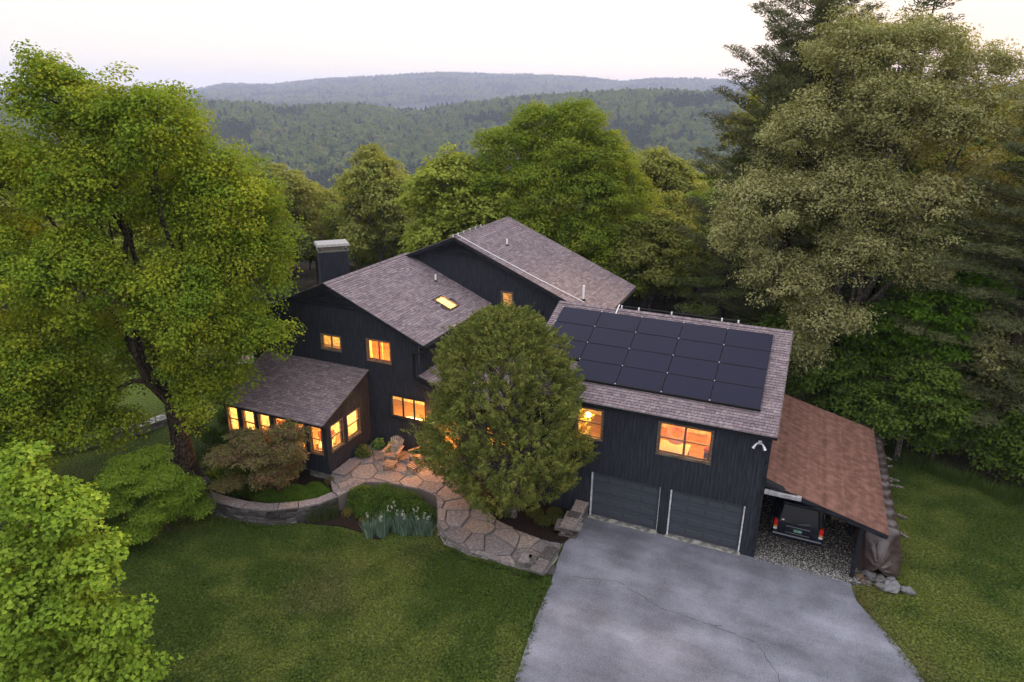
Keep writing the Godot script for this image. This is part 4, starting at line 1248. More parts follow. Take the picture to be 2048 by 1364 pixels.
func garden_plants() -> void:
	rng.seed = 21
	M.stalk = mat(lin(0.1, 0.14, 0.06), 0.7)
	var iris_tone := [Color(0.15, 0.23, 0.18), Color(0.19, 0.27, 0.21), Color(0.12, 0.19, 0.14)]
	for k in 11:
		var f := k / 10.0
		var p := Vector3(lerpf(-14.1, -12.0, f), -0.38, lerpf(-19.05, -19.75, f) + rf(-0.1, 0.35) - 0.3 * (k % 2))
		blades("iris", "grey-green iris clump with pale flower stalks at the lawn edge", p, 110, 0.26, 0.66, 0.034, iris_tone, 0.35, "iris", "iris clumps along the lawn edge", 1 + k % 2)
	for k in 4:
		blades("ornamental_grass", "dark upright ornamental grass against the stone wall", Vector3(-16.85 + k * 0.22, -0.42, -18.55 - k * 0.18), 130, 0.2, 0.7, 0.014, [Color(0.06, 0.085, 0.03), Color(0.08, 0.1, 0.04)], 0.2, "grass clump", "ornamental grass clumps by the wall")
	var dk := [Color(0.06, 0.095, 0.022), Color(0.085, 0.125, 0.03), Color(0.045, 0.075, 0.018)]
	for q in [[-15.55, -20.25, 0.85, 0.62], [-14.6, -20.5, 1.0, 0.72], [-13.55, -20.6, 0.95, 0.7], [-12.75, -20.3, 0.7, 0.66], [-14.9, -19.85, 0.75, 0.55], [-13.8, -20.0, 0.75, 0.55]]:
		shrub("azalea_bush", "rounded dark green bush in the bed below the patio edge", Vector3(q[0], -0.35, q[1]), Vector3(q[2], q[3] * 1.6, q[2] * 0.85), 0.09, 0.5, dk, 4200, "bushes in the bed below the patio")
	for q in [[-15.75, -19.5], [-14.85, -19.45]]:
		shrub("sedge_plant", "small tan-tipped plant in the brown mulch", Vector3(q[0], -0.4, q[1]), Vector3(0.3, 0.26, 0.3), 0.08, 0.3, [Color(0.17, 0.12, 0.045), Color(0.12, 0.1, 0.03)], 500, "tan plants in the mulch")
	var bright := [Color(0.07, 0.13, 0.02), Color(0.09, 0.15, 0.022), Color(0.055, 0.1, 0.016)]
	for q in [[-21.3, -18.5, 0.75], [-20.6, -18.35, 0.7], [-19.9, -18.5, 0.65], [-21.4, -19.2, 0.7], [-20.4, -19.0, 0.6], [-22.2, -18.9, 0.5]]:
		blades("fern_clump", "bright green fern clump behind the curved stone wall", Vector3(q[0], 0.0, q[1]), 230, q[2] * 0.5, 0.55, 0.07, bright, 0.9, "fern", "fern clumps inside the wall")
	for q in [[-19.2, -18.6, 0.75], [-18.4, -18.85, 0.75], [-17.7, -19.25, 0.7], [-17.3, -19.75, 0.55], [-18.3, -19.4, 0.6], [-17.75, -19.95, 0.5]]:
		shrub("ground_cover", "low bright green ground cover beside the bronze maple", Vector3(q[0], 0.0, q[1]), Vector3(q[2], 0.34, q[2] * 0.8), 0.05, 0.5, bright, 2600, "ground cover mounds inside the wall")
	shrub("hosta", "leafy green and pink shrub against the sunroom wall", Vector3(-17.2, 0.38, -22.75), Vector3(0.42, 0.55, 0.42), 0.13, 0.5, [Color(0.09, 0.12, 0.04), Color(0.13, 0.14, 0.06), Color(0.06, 0.09, 0.03)], 420)
	shrub("hydrangea", "broad-leaved pale green plant in the corner by the house wall", Vector3(-17.0, 0.38, -23.7), Vector3(0.38, 0.5, 0.3), 0.22, 0.8, [Color(0.12, 0.19, 0.07), Color(0.09, 0.15, 0.05)], 90)
	shrub("variegated_hosta", "yellow-edged plant behind the chair backrest", Vector3(-16.15, 0.38, -23.72), Vector3(0.4, 0.62, 0.28), 0.2, 0.35, [Color(0.3, 0.3, 0.06), Color(0.2, 0.24, 0.06)], 170)
	shrub("small_rose", "small pinkish shrub at the sunroom corner", Vector3(-17.35, 0.1, -20.5), Vector3(0.3, 0.32, 0.26), 0.07, 0.5, [Color(0.11, 0.085, 0.05), Color(0.09, 0.09, 0.04)], 420)
	for q in [[-7.9, -21.75], [-8.4, -22.1], [-7.5, -22.05], [-9.6, -21.6], [-10.2, -22.0], [-7.7, -22.5]]:
		shrub("pachysandra", "dull green ground cover under the cedar by the path", Vector3(q[0], 0.02, q[1]), Vector3(0.45, 0.3, 0.4), 0.08, 0.45, [Color(0.06, 0.07, 0.022), Color(0.085, 0.08, 0.03)], 700, "ground cover under the cedar")
	for q in [[-25.4, -21.6], [-24.9, -22.6], [-24.2, -21.9], [-27.6, -22.6], [-28.6, -23.4], [-26.6, -23.8]]:
		shrub("shade_shrub", "dark shrub between the maple trunk and the sunroom", Vector3(q[0], -0.15, q[1]), Vector3(0.7, 0.8, 0.6), 0.1, 0.5, dk, 1300, "shrubs behind the maple trunk")

func woods() -> void:
	var R := Vector3(0.918, 0, -0.395); var D := Vector3(0.395, 0, 0.918)
	var lobe := func(q: Array) -> Array: return [R * q[0] + UP3 * q[1] + D * q[2], Vector3(q[3], q[4], q[5])]
	rng.seed = 31
	# big maple behind the house
	var behind := []
	for q in [[-0.9, 19.6, 0.0, 2.0, 1.7, 2.2], [1.8, 19.9, 0.3, 1.7, 1.7, 2.0], [-3.0, 17.4, 0.3, 2.2, 1.9, 2.2], [0.8, 17.4, 1.4, 2.4, 1.8, 2.0], [3.6, 16.8, 0.2, 2.2, 1.9, 2.2], [-4.6, 14.2, 0.4, 2.4, 2.0, 2.4], [-1.2, 14.2, 2.2, 2.6, 2.0, 2.2], [2.4, 13.8, 2.2, 2.5, 2.0, 2.2], [5.2, 13.6, 0.2, 2.1, 2.0, 2.4], [-5.2, 10.6, 0.8, 2.5, 2.1, 2.4], [-1.8, 10.2, 2.8, 2.6, 2.0, 2.0], [2.2, 9.8, 3.0, 2.6, 2.0, 2.0], [5.8, 10.0, 1.0, 2.3, 2.0, 2.4], [6.6, 7.2, 1.0, 2.0, 1.7, 2.0], [-4.4, 7.4, 2.0, 2.3, 1.7, 2.0], [4.0, 6.4, 2.8, 2.3, 1.7, 2.0], [0.0, 6.6, 3.2, 2.3, 1.6, 1.8]]:
		behind.append(lobe.call([q[0], q[1] * 0.73, q[2], q[3], q[4] * 0.9, q[5]]))
	tree("backyard_maple", "large rounded maple standing directly behind the upper gable", Vector3(-17.0, land(-17.0, -46.0), -46.0), behind, Vector3(0, 4.5, 0), 0.42, 0.75, 0.66, 86, 0.15, 0.8, [Color(0.155, 0.195, 0.032), Color(0.125, 0.165, 0.028), Color(0.2, 0.22, 0.036)], M.bark, 0.55, 140)
	# tall pale-leaved tree over the carport
	var pale := []
	for q in [[-3.0, 17.8, 0.4, 2.0, 1.8, 2.0], [0.0, 18.0, 0.0, 2.2, 1.7, 2.0], [3.2, 16.6, 0.0, 2.0, 2.0, 2.0], [-1.4, 15.4, 1.8, 2.4, 1.9, 1.9], [2.0, 14.6, 1.8, 2.3, 1.9, 1.9], [-4.6, 14.4, 0.4, 1.9, 1.8, 2.0], [-6.2, 11.4, 1.0, 2.2, 1.5, 2.0], [-3.0, 12.0, 2.4, 2.3, 1.6, 1.8], [0.6, 11.6, 2.7, 2.2, 1.5, 1.7], [3.8, 11.6, 1.0, 1.8, 1.7, 1.8], [-7.4, 9.9, 1.2, 1.5, 1.0, 1.5], [-5.4, 7.9, 2.0, 1.9, 1.2, 1.6], [-3.2, 6.3, 2.6, 1.8, 1.1, 1.4], [0.8, 8.8, 2.8, 1.4, 1.0, 1.3], [-4.0, 4.6, 2.2, 1.4, 0.9, 1.3], [-2.6, 9.4, 2.8, 1.7, 1.1, 1.4]]:
		pale.append(lobe.call(q))
	var pt := [Color(0.24, 0.224, 0.135), Color(0.19, 0.182, 0.098), Color(0.295, 0.27, 0.172)]
	tree("poplar_tree", "tall tree with pale silvery green leaves over the carport", Vector3(3.49, 0.0, -37.84), pale, Vector3(-0.6, 5.5, 0.2), 0.36, 0.62, 0.56, 76, 0.13, 0.6, pt, M.bark_grey, 0.65, 160)
	# pines
	var pn := [Color(0.062, 0.078, 0.036), Color(0.082, 0.094, 0.046), Color(0.05, 0.064, 0.03)]
	pine("white_pine", "tall ragged pine rising behind the pale tree", Vector3(-0.9, land(-0.9, -43.0), -43.0), 21.4, 6.8, 3.0, 0.36, [Color(0.085, 0.085, 0.05), Color(0.105, 0.1, 0.06), Color(0.068, 0.07, 0.042)], 60, 1.0, "", 0.42, 2.1, 0.42)
	pine("white_pine", "broad pine between the back maple and the pale tree", Vector3(-4.2, land(-4.2, -44.5), -44.5), 13.0, 5.0, 0.8, 0.26, [Color(0.075, 0.095, 0.035), Color(0.095, 0.11, 0.045)], 44, 0.95)
	pine("white_pine", "pine at the wood's edge with long level boughs", Vector3(9.6, 0.05, -35.6), 20.5, 5.4, 2.6, 0.34, [Color(0.1, 0.1, 0.06), Color(0.08, 0.085, 0.05)], 56, 1.05, "", 0.05, 1.5)
	pine("white_pine", "dark pine deep in the wood beyond the lawn", Vector3(14.5, 0.2, -38.0), 21.0, 5.5, 2.5, 0.36, pn, 40, 1.2, "", 0.05, 0.9)
	# broad-leaved understory along the wood's edge
	var deep := [Color(0.075, 0.11, 0.026), Color(0.06, 0.09, 0.022), Color(0.09, 0.125, 0.03)]
	for q in [[6.2, -37.0, 9.4, 3.2, "rounded maple with fresh green leaves leaning over the carport"], [2.2, -35.2, 4.4, 2.0, "low leafy tree just behind the carport roof"], [5.6, -33.6, 5.0, 2.1, "small maple at the corner of the wood beside the carport"], [8.6, -36.6, 7.0, 2.8, "loose grey-green tree at the wood's edge above the lawn"], [11.6, -34.6, 6.5, 2.6, "broad-leaved tree at the far edge of the lawn"], [13.4, -33.2, 6.0, 2.6, "dark leafy tree at the outer end of the wood's edge"], [3.6, -34.6, 3.2, 1.8, "low green thicket between the carport and the pale tree"], [7.2, -34.4, 3.6, 1.7, "low green thicket at the bend of the wood's edge"], [9.4, -33.8, 3.0, 1.6, "low green thicket before the long-boughed pine"], [11.4, -32.6, 3.4, 1.7, "low green thicket near the outer lawn"], [6.6, -39.5, 6.0, 2.8, "leafy green tree filling the wood behind the carport"], [1.0, -38.5, 6.0, 2.6, "leafy green tree filling the wood behind the garage"]]:
		var gr: bool = q[4].contains("grey-green")
		var fresh: bool = q[4].contains("fresh")
		tree("understory_tree", q[4], Vector3(q[0], 0.0, q[1]), auto_lobes(q[2], q[3], q[2] * (0.1 if q[2] < 4.0 else 0.24), 9), Vector3(0, q[2] * 0.3, 0), 0.14 if q[2] > 4.0 else 0.07, 0.55, 0.58, 42, 0.17, 0.7, pt if gr else ([Color(0.075, 0.135, 0.018), Color(0.06, 0.11, 0.016)] if fresh else deep), M.bark_grey, 0.45, 60, "trees along the edge of the wood")
	# kinds of tree for the woods: each is built once, then copied
	var kinds := []
	var tones := [[Color(0.18, 0.205, 0.045), Color(0.22, 0.235, 0.055)], [Color(0.125, 0.165, 0.036), Color(0.15, 0.185, 0.042)], [Color(0.19, 0.195, 0.062), Color(0.215, 0.21, 0.075)], [Color(0.135, 0.16, 0.06), Color(0.165, 0.185, 0.07)]]
	var said := ["yellow-green broad-leaved tree in the wood behind the house", "deep green broad-leaved tree in the wood behind the house", "pale olive broad-leaved tree in the wood behind the house", "grey-green broad-leaved tree in the wood behind the house"]
	for k in 4:
		for v in 2:
			var t := tree("woodland_tree", said[k], Vector3.ZERO, auto_lobes(15.0, 4.6, 3.4, 12), Vector3(0, 4.5, 0), 0.2, 0.85, 0.88, 40, 0.3, 0.75, tones[k], M.bark_grey, 0.6, 30, "trees in the wood behind the house")
			kinds.append([t, said[k]])
	var spruce := "dark pointed conifer in the wood behind the house"
	for v in 2:
		kinds.append([pine("woodland_conifer", spruce, Vector3.ZERO, 17.0, 3.4, 1.0, 0.2, [Color(0.045, 0.062, 0.03), Color(0.06, 0.075, 0.034)], 26, 0.75, "conifers in the wood behind the house", -0.08, 1.0), spruce])
	var used := {}
	var spots := []
	rng.seed = 77
	var tries := 0
	while tries < 9000 and spots.size() < 235:
		tries += 1
		var az := deg_to_rad(rf(-63, 17)); var d := rf(44, 150)
		var p := Vector2(sin(az) * d, -cos(az) * d)
		if p.y > -42.0 and p.x > -30.0 and p.x < 4.0: continue
		if p.x <= -27.0 and (d < 66.0 or p.y > -42.0) and not (p.x < -46.0 and d > 60.0): continue
		if p.x >= 4.0 and p.y > -39.0 + (p.x - 5.0) * 0.5: continue
		if p.distance_to(Vector2(-17, -46)) < 6.0 or p.distance_to(Vector2(3.5, -37.8)) < 3.0 or p.distance_to(Vector2(-0.9, -43.0)) < 4.0 or p.distance_to(Vector2(-4.2, -44.5)) < 3.5: continue
		var ok := true
		var need := 4.3 if p.x > -2.0 else (5.2 if d < 90.0 else 6.2)
		for q in spots:
			if q.distance_to(p) < need: ok = false; break
		if not ok: continue
		spots.append(p)
		var kind := rng.randi() % 10
		var right := p.x > -2.0
		if right and rng.randf() < 0.3: kind = 8 + rng.randi() % 2
		elif not right and kind >= 8 and rng.randf() < 0.6: kind = rng.randi() % 8
		var src: Array = kinds[kind]
		var s := rf(0.72, 1.1)
		if right: s = rf(0.95, 1.35)
		elif d < 62.0: s = rf(0.58, 0.85)
		elif d < 95.0: s = rf(0.82, 1.12)
		var at := Vector3(p.x, land(p.x, p.y) - 0.1, p.y)
		var sc := Vector3(s * rf(0.9, 1.15), s, s * rf(0.9, 1.15))
		if not used.has(kind):
			used[kind] = true
			src[0].position = at; src[0].rotation.y = rf(0, TAU); src[0].scale = sc
		else:
			copy(src[0], "woodland_conifer" if kind >= 8 else "woodland_tree", at, rf(0, TAU), sc)
		var where := "beyond the meadow past the sunroom" if p.x < -40.0 else ("behind the chimney" if p.x < -24.0 else ("behind the upper gable" if p.x < -8.0 else "behind the carport and the pale tree"))
		var who: Node = get_child(get_child_count() - 1) if src[0].position != at else src[0]
		var size_word := "tall " if s > 0.95 else ("small " if s < 0.66 else "")
		who.set_meta("label", size_word + src[1].replace("in the wood behind the house", "in the wood " + where))
		who.set_meta("group", "trees in the wood " + where)
		if p.x > 6.0 and d < 60.0 and who != src[0]: who.free()   # the pines and thickets fill this edge
	for k in kinds.size():
		if not used.has(k): kinds[k][0].free()
	far_woods()

func far_woods() -> void:
	rng.seed = 91
	# a rounded and a pointed far-off tree, repeated over the valley side
	var meshes := []
	for k in 3:
		var L := Leaves.new()
		var n := 150
		for i in n:
			var d := rv()
			if d.y < -0.2: d.y = -d.y
			var r := Vector3(4.6, 5.0, 4.6) if k < 2 else Vector3(2.6, 7.5, 2.6) * (1.0 - 0.72 * maxf(0.0, d.y))
			if k == 2: r.y = 7.5
			var p := Vector3(0, 6.0, 0) + d * r * (0.86 + 0.2 * sin(d.x * 7.0 + k * 2.0) * cos(d.z * 6.0))
			var m := rf(0.84, 1.16)
			L.leaf(p, (d + rv() * 0.5).normalized(), rv(), 2.8, 2.3, Color(m, m, m))
		meshes.append(L.mesh())
	var rings := [[150.0, 640.0, 8.0, 1.0, 5200, "near"], [640.0, 1560.0, 8.0, 1.0, 19000, "mid"], [3100.0, 5320.0, 20.0, 2.3, 30000, "far"]]
	for q in rings:
		var lists := [[], [], []]
		for k in q[4]:
			var az := deg_to_rad(rf(-66, 20)); var d := sqrt(rf(q[0] * q[0], q[1] * q[1]))
			var x := sin(az) * d; var z := -cos(az) * d
			var w := noise.get_noise_2d(x * 0.25 + 900.0, z * 0.25)
			var kind := 2 if w > 0.22 or rng.randf() < 0.12 else rng.randi() % 2
			lists[kind].append([Vector3(x, land(x, z) - 1.0, z), w])
		for kind in 3:
			var mm := MultiMesh.new()
			mm.transform_format = MultiMesh.TRANSFORM_3D
			mm.use_colors = true
			mm.mesh = meshes[kind]
			mm.instance_count = lists[kind].size()
			for i in lists[kind].size():
				var s: float = q[3] * rf(0.55, 1.45)
				mm.set_instance_transform(i, Transform3D(Basis(UP3, rf(0, TAU)).scaled(Vector3(s, s * (0.8 if q[3] > 2.0 else rf(0.9, 1.2)), s)), lists[kind][i][0]))
				var c := Color(0.115, 0.17, 0.055).lerp(Color(0.16, 0.2, 0.065), rng.randf()) if kind < 2 else Color(0.075, 0.11, 0.06)
				if kind < 2 and rng.randf() < 0.06: c = Color(0.2, 0.215, 0.08)
				mm.set_instance_color(i, c)
			var o := MultiMeshInstance3D.new()
			o.name = numbered(self, "far_woodland")
			o.multimesh = mm
			o.material_override = M.leaf
			add_child(o)
			tag(o, ["broad-leaved", "rounded", "conifer"][kind] + {"near": " woods filling the valley floor", "mid": " woods covering the near hillside", "far": " woods covering the distant ridge"}[q[5]], "woodland")
			stuff(o)

# ---------------------------------------------------------------- paving, walls and objects
func paved_y(x: float) -> float: return lerpf(0.34, 0.08, smoothstep(-12.6, -7.6, x))
const PATIO := [Vector2(-17.58, -20.75), Vector2(-16.75, -19.85), Vector2(-16.2, -19.55), Vector2(-15.9, -20.9), Vector2(-15.1, -21.25), Vector2(-14.4, -21.35), Vector2(-13.4, -21.45), Vector2(-12.55, -21.3), Vector2(-12.06, -20.57), Vector2(-11.53, -19.66), Vector2(-10.79, -19.07), Vector2(-9.89, -18.85), Vector2(-8.8, -18.84), Vector2(-7.74, -18.82), Vector2(-6.75, -18.95), Vector2(-6.72, -20.75), Vector2(-7.44, -20.68), Vector2(-8.58, -20.77), Vector2(-9.68, -21.05), Vector2(-10.43, -21.52), Vector2(-11.62, -22.29), Vector2(-12.46, -22.6), Vector2(-13.3, -22.95), Vector2(-12.6, -23.98), Vector2(-17.56, -23.98)]
func cells(poly: PackedVector2Array, seeds: Array, gap: float) -> Array:
	var out := []
	for i in seeds.size():
		var c: Vector2 = seeds[i]
		var cell := PackedVector2Array([c + Vector2(-2, -2), c + Vector2(2, -2), c + Vector2(2, 2), c + Vector2(-2, 2)])
		for j in seeds.size():
			if i == j or seeds[j].distance_to(c) > 4.0: continue
			var m: Vector2 = (c + seeds[j]) / 2.0
			var d: Vector2 = (seeds[j] - c).normalized()
			var cut := PackedVector2Array()
			for k in cell.size():
				var a := cell[k]; var b := cell[(k + 1) % cell.size()]
				var da := (a - m).dot(d); var db := (b - m).dot(d)
				if da <= 0.0: cut.append(a)
				if (da < 0.0) != (db < 0.0) and absf(da - db) > 1.0e-6: cut.append(a.lerp(b, da / (da - db)))
			cell = cut
			if cell.size() < 3: break
		if cell.size() < 3: continue
		for q in Geometry2D.intersect_polygons(cell, poly):
			for w in Geometry2D.offset_polygon(q, -gap):
				if w.size() >= 3: out.append(w)
	return out
const STONES := [Color(0.28, 0.24, 0.215), Color(0.32, 0.27, 0.235), Color(0.245, 0.22, 0.21), Color(0.265, 0.235, 0.23)]
func slab_stone(parent: Node, called: String, poly: PackedVector2Array, y: float, th: float, tilt := 0.008) -> void:
	var c := Vector2.ZERO
	for p in poly: c += p
	c /= poly.size()
	var g := Geo.new()
	g.col = STONES[rng.randi() % STONES.size()] * rf(0.85, 1.12)
	var n := Vector2(rf(-tilt, tilt), rf(-tilt, tilt))
	var p := poly
	if not Geometry2D.is_polygon_clockwise(p): p.reverse()
	var rag := PackedVector2Array()
	for i in p.size():
		var a := p[i]; var b := p[(i + 1) % p.size()]
		rag.append(a)
		var l := a.distance_to(b)
		if l > 0.35:
			for k in int(l / 0.22):
				var f := (k + 1.0) / (int(l / 0.22) + 1.0)
				rag.append(a.lerp(b, f) + (c - a.lerp(b, f)).normalized() * rf(-0.004, 0.02))
	p = rag
	var m := p.size()
	var hy := func(q: Vector2) -> float: return y + n.dot(q - c)
	for i in m:
		var a := p[i]; var b := p[(i + 1) % m]
		var a2 := a + (c - a).normalized() * 0.02; var b2 := b + (c - b).normalized() * 0.02
		var A := Vector3(a.x, hy.call(a) - 0.014, a.y); var B := Vector3(b.x, hy.call(b) - 0.014, b.y)
		var A2 := Vector3(a2.x, hy.call(a2), a2.y); var B2 := Vector3(b2.x, hy.call(b2), b2.y)
		g.tri(Vector3(c.x, hy.call(c), c.y), B2, A2)
		g.quad(A2, B2, B, A)
		g.quad(A, B, B - UP3 * th, A - UP3 * th)
	part(parent, called, g, M.stone, true)

func paving() -> void:
	rng.seed = 41
	var drive := PackedVector2Array([Vector2(-5.2, -4.0), Vector2(-5.84, -14.1), Vector2(-6.06, -15.33), Vector2(-6.28, -17.01), Vector2(-6.37, -18.44), Vector2(-6.5, -19.54), Vector2(-6.65, -20.9), Vector2(-6.6, -21.43), Vector2(-6.45, -23.0), Vector2(-0.05, -23.0), Vector2(1.2, -23.02), Vector2(2.49, -22.98), Vector2(3.31, -23.0), Vector2(3.46, -22.04), Vector2(3.79, -21.53), Vector2(4.0, -21.25), Vector2(4.64, -20.12), Vector2(5.19, -19.03), Vector2(6.6, -16.2), Vector2(9.0, -4.0)])
	# a slightly ragged outline
	var rag := PackedVector2Array()
	for i in drive.size():
		var a := drive[i]; var b := drive[(i + 1) % drive.size()]
		var n := maxi(1, int(a.distance_to(b) / 0.35))
		for k in n:
			var p := a.lerp(b, float(k) / n)
			if p.y > -22.7: p += Vector2(noise.get_noise_2d(p.x * 40.0, p.y * 40.0), noise.get_noise_2d(p.y * 40.0, p.x * 40.0)) * 0.16
			rag.append(p)
	var g := Geo.new()
	g.prism(rag, -0.12, 0.0)
	structure("driveway", g, asphalt())
	var ck := Geo.new()
	for q in [[Vector2(0.5, -18.6), Vector2(1.2, -17.6), Vector2(1.5, -16.4), Vector2(2.2, -15.2), Vector2(2.3, -14.0)], [Vector2(-5.8, -19.2), Vector2(-4.2, -19.6), Vector2(-2.6, -18.9), Vector2(-1.0, -18.8), Vector2(0.5, -18.6)], [Vector2(-0.9, -18.75), Vector2(-0.6, -18.95)]]:
		for i in q.size() - 1:
			var a: Vector2 = q[i]; var b: Vector2 = q[i + 1]
			var last := a
			for k in 8:
				var p := a.lerp(b, (k + 1) / 8.0) + Vector2(rf(-0.04, 0.04), rf(-0.04, 0.04))
				var s := (p - last).orthogonal().normalized() * rf(0.003, 0.009)
				ck.quad(Vector3(last.x - s.x, 0.004, last.y - s.y), Vector3(p.x - s.x, 0.004, p.y - s.y), Vector3(p.x + s.x, 0.004, p.y + s.y), Vector3(last.x + s.x, 0.004, last.y + s.y))
				last = p
	structure("driveway_crack", ck, M.rubber)
	# gravel under the carport
	var gv := Geo.new()
	gv.prism(PackedVector2Array([Vector2(0.03, -23.02), Vector2(1.2, -23.03), Vector2(2.4, -23.0), Vector2(3.5, -22.9), Vector2(4.2, -23.4), Vector2(4.2, -31.4), Vector2(0.03, -31.4)]), -0.15, 0.012)
	structure("gravel_pad", gv, M.gravel_bed)
	var pb := Geo.new()
	pb.hexa([Vector3(-0.5, -0.3, 0.5), Vector3(0.5, -0.3, 0.4), Vector3(0.45, -0.3, -0.5), Vector3(-0.4, -0.3, -0.45), Vector3(-0.3, 0.3, 0.25), Vector3(0.3, 0.25, 0.3), Vector3(0.25, 0.32, -0.3), Vector3(-0.3, 0.28, -0.2)])
	var mm := MultiMesh.new()
	mm.transform_format = MultiMesh.TRANSFORM_3D
	mm.use_colors = true
	mm.mesh = pb.mesh(true)
	mm.instance_count = 5200
	for i in 5200:
		var p := Vector3(rf(0.05, 4.0), 0.018, -23.0 - pow(rng.randf(), 1.3) * 6.0)
		if i < 900: p = Vector3(rf(0.1, 3.6), 0.018, rf(-23.5, -22.85))
		var s := rf(0.012, 0.042)
		mm.set_instance_transform(i, Transform3D(Basis(UP3, rf(0, TAU)).scaled(Vector3(s * rf(0.8, 1.5), s * 0.7, s)), p))
		var k := rf(0.08, 0.34)
		if rng.randf() < 0.1: k = rf(0.4, 0.6)
		mm.set_instance_color(i, Color(k, k * 0.95, k * 0.88))
	var o := MultiMeshInstance3D.new()
	o.name = "gravel"
	o.multimesh = mm
	o.material_override = M.pebble
	add_child(o)
	tag(o, "loose pale gravel under the carport", "gravel")
	stuff(o)
	# flagstone patio and path
	var patio := Node3D.new()
	patio.name = "patio"
	add_child(patio)
	patio.set_meta("kind", "structure")
	var bed := Geo.new()
	var steps := 26
	for k in steps:
		var x0 := lerpf(-17.7, -6.6, float(k) / steps); var x1 := lerpf(-17.7, -6.6, (k + 1.0) / steps)
		for q in Geometry2D.intersect_polygons(PackedVector2Array(PATIO), PackedVector2Array([Vector2(x0, -30), Vector2(x1, -30), Vector2(x1, -10), Vector2(x0, -10)])):
			bed.prism(q, -0.6, paved_y((x0 + x1) / 2.0) - 0.055)
	part(patio, "joint_soil", bed, M.joint)
	var seeds := []
	var z := -24.4
	var row := 0
	while z < -18.3:
		var x := -18.2 + 0.55 * (row % 2)
		while x < -6.2:
			var s := Vector2(x + rf(-0.36, 0.36), z + rf(-0.26, 0.26))
			seeds.append(s)
			x += rf(0.95, 1.35) if x < -12.0 else rf(0.8, 1.15)
		z += rf(0.72, 0.92)
		row += 1
	for q in cells(PackedVector2Array(PATIO), seeds, 0.016):
		var c := Vector2.ZERO
		for p in q: c += p
		c /= q.size()
		slab_stone(patio, "flagstone", q, paved_y(c.x) + rf(-0.008, 0.012), 0.05)
	# flat stones at the sunroom wall, and the stepping stones beyond the maple
	for q in [[-17.52, -22.2, 0.62, 1.3]]:
		slab_stone(patio, "step_stone", PackedVector2Array([Vector2(q[0], q[1]), Vector2(q[0] + q[2], q[1] + 0.05), Vector2(q[0] + q[2] + 0.05, q[1] + q[3]), Vector2(q[0], q[1] + q[3] + 0.05)]), 0.47, 0.12)
	for q in [[-26.9, -19.6, 0.45], [-26.3, -20.1, 0.5], [-25.9, -20.5, 0.42], [-25.4, -20.2, 0.4], [-27.5, -19.3, 0.4]]:
		var poly := PackedVector2Array()
		for k in 6: poly.append(Vector2(q[0], q[1]) + Vector2(cos(k * 1.05), 0.6 * sin(k * 1.05)) * q[2] * rf(0.8, 1.15))
		var t := thing("stepping_stone", "flat pale stepping stone set in the grass by the maple", "stepping stone", Vector3.ZERO, 0.0, "stepping stones beyond the maple")
		slab_stone(t, "slab", poly, land(q[0], q[1]) + 0.05, 0.1)
	# soil of the planting beds
	var soil := Geo.new()
	soil.prism(PackedVector2Array([Vector2(-22.9, -17.7), Vector2(-21.1, -17.5), Vector2(-19.3, -17.6), Vector2(-18.3, -17.9), Vector2(-17.3, -18.7), Vector2(-16.8, -19.6), Vector2(-17.3, -20.4), Vector2(-17.6, -20.8), Vector2(-23.3, -20.8), Vector2(-23.6, -19.0)]), -0.6, 0.03)
	soil.prism(PackedVector2Array([Vector2(-17.1, -18.3), Vector2(-15.5, -18.75), Vector2(-14.4, -18.75), Vector2(-13.7, -18.55), Vector2(-12.3, -18.95), Vector2(-11.6, -19.6), Vector2(-12.1, -20.5), Vector2(-12.7, -21.25), Vector2(-13.5, -21.4), Vector2(-15.2, -21.2), Vector2(-15.95, -20.8), Vector2(-16.3, -19.4)]), -0.8, -0.395)
	soil.prism(PackedVector2Array([Vector2(-6.7, -20.8), Vector2(-7.44, -20.72), Vector2(-8.58, -20.8), Vector2(-9.68, -21.1), Vector2(-10.43, -21.55), Vector2(-11.62, -22.33), Vector2(-12.4, -22.66), Vector2(-12.5, -24.0), Vector2(-9.7, -24.0), Vector2(-9.55, -23.08), Vector2(-6.5, -23.06)]), -0.4, 0.025)
	structure("planting_soil", soil, M.mulch)
	# terrace and track at the far side of the house
	var ter := Geo.new()
	ter.prism(PackedVector2Array([Vector2(-33.5, -31.0), Vector2(-29.2, -32.5), Vector2(-28.2, -26.5), Vector2(-32.0, -26.0)]), -1.2, -0.22)
	structure("terrace", ter, mat(lin(0.3, 0.2, 0.17), 0.9, M.concrete.albedo_texture, Vector3.ONE * 0.6))
	var tr := Geo.new()
	tr.prism(PackedVector2Array([Vector2(-33.0, -17.6), Vector2(-31.4, -18.4), Vector2(-29.6, -21.6), Vector2(-29.2, -23.6), Vector2(-29.9, -23.6), Vector2(-30.3, -21.6), Vector2(-32.0, -18.9), Vector2(-33.4, -18.1)]), -1.2, -0.1)
	structure("garden_path", tr, M.concrete)

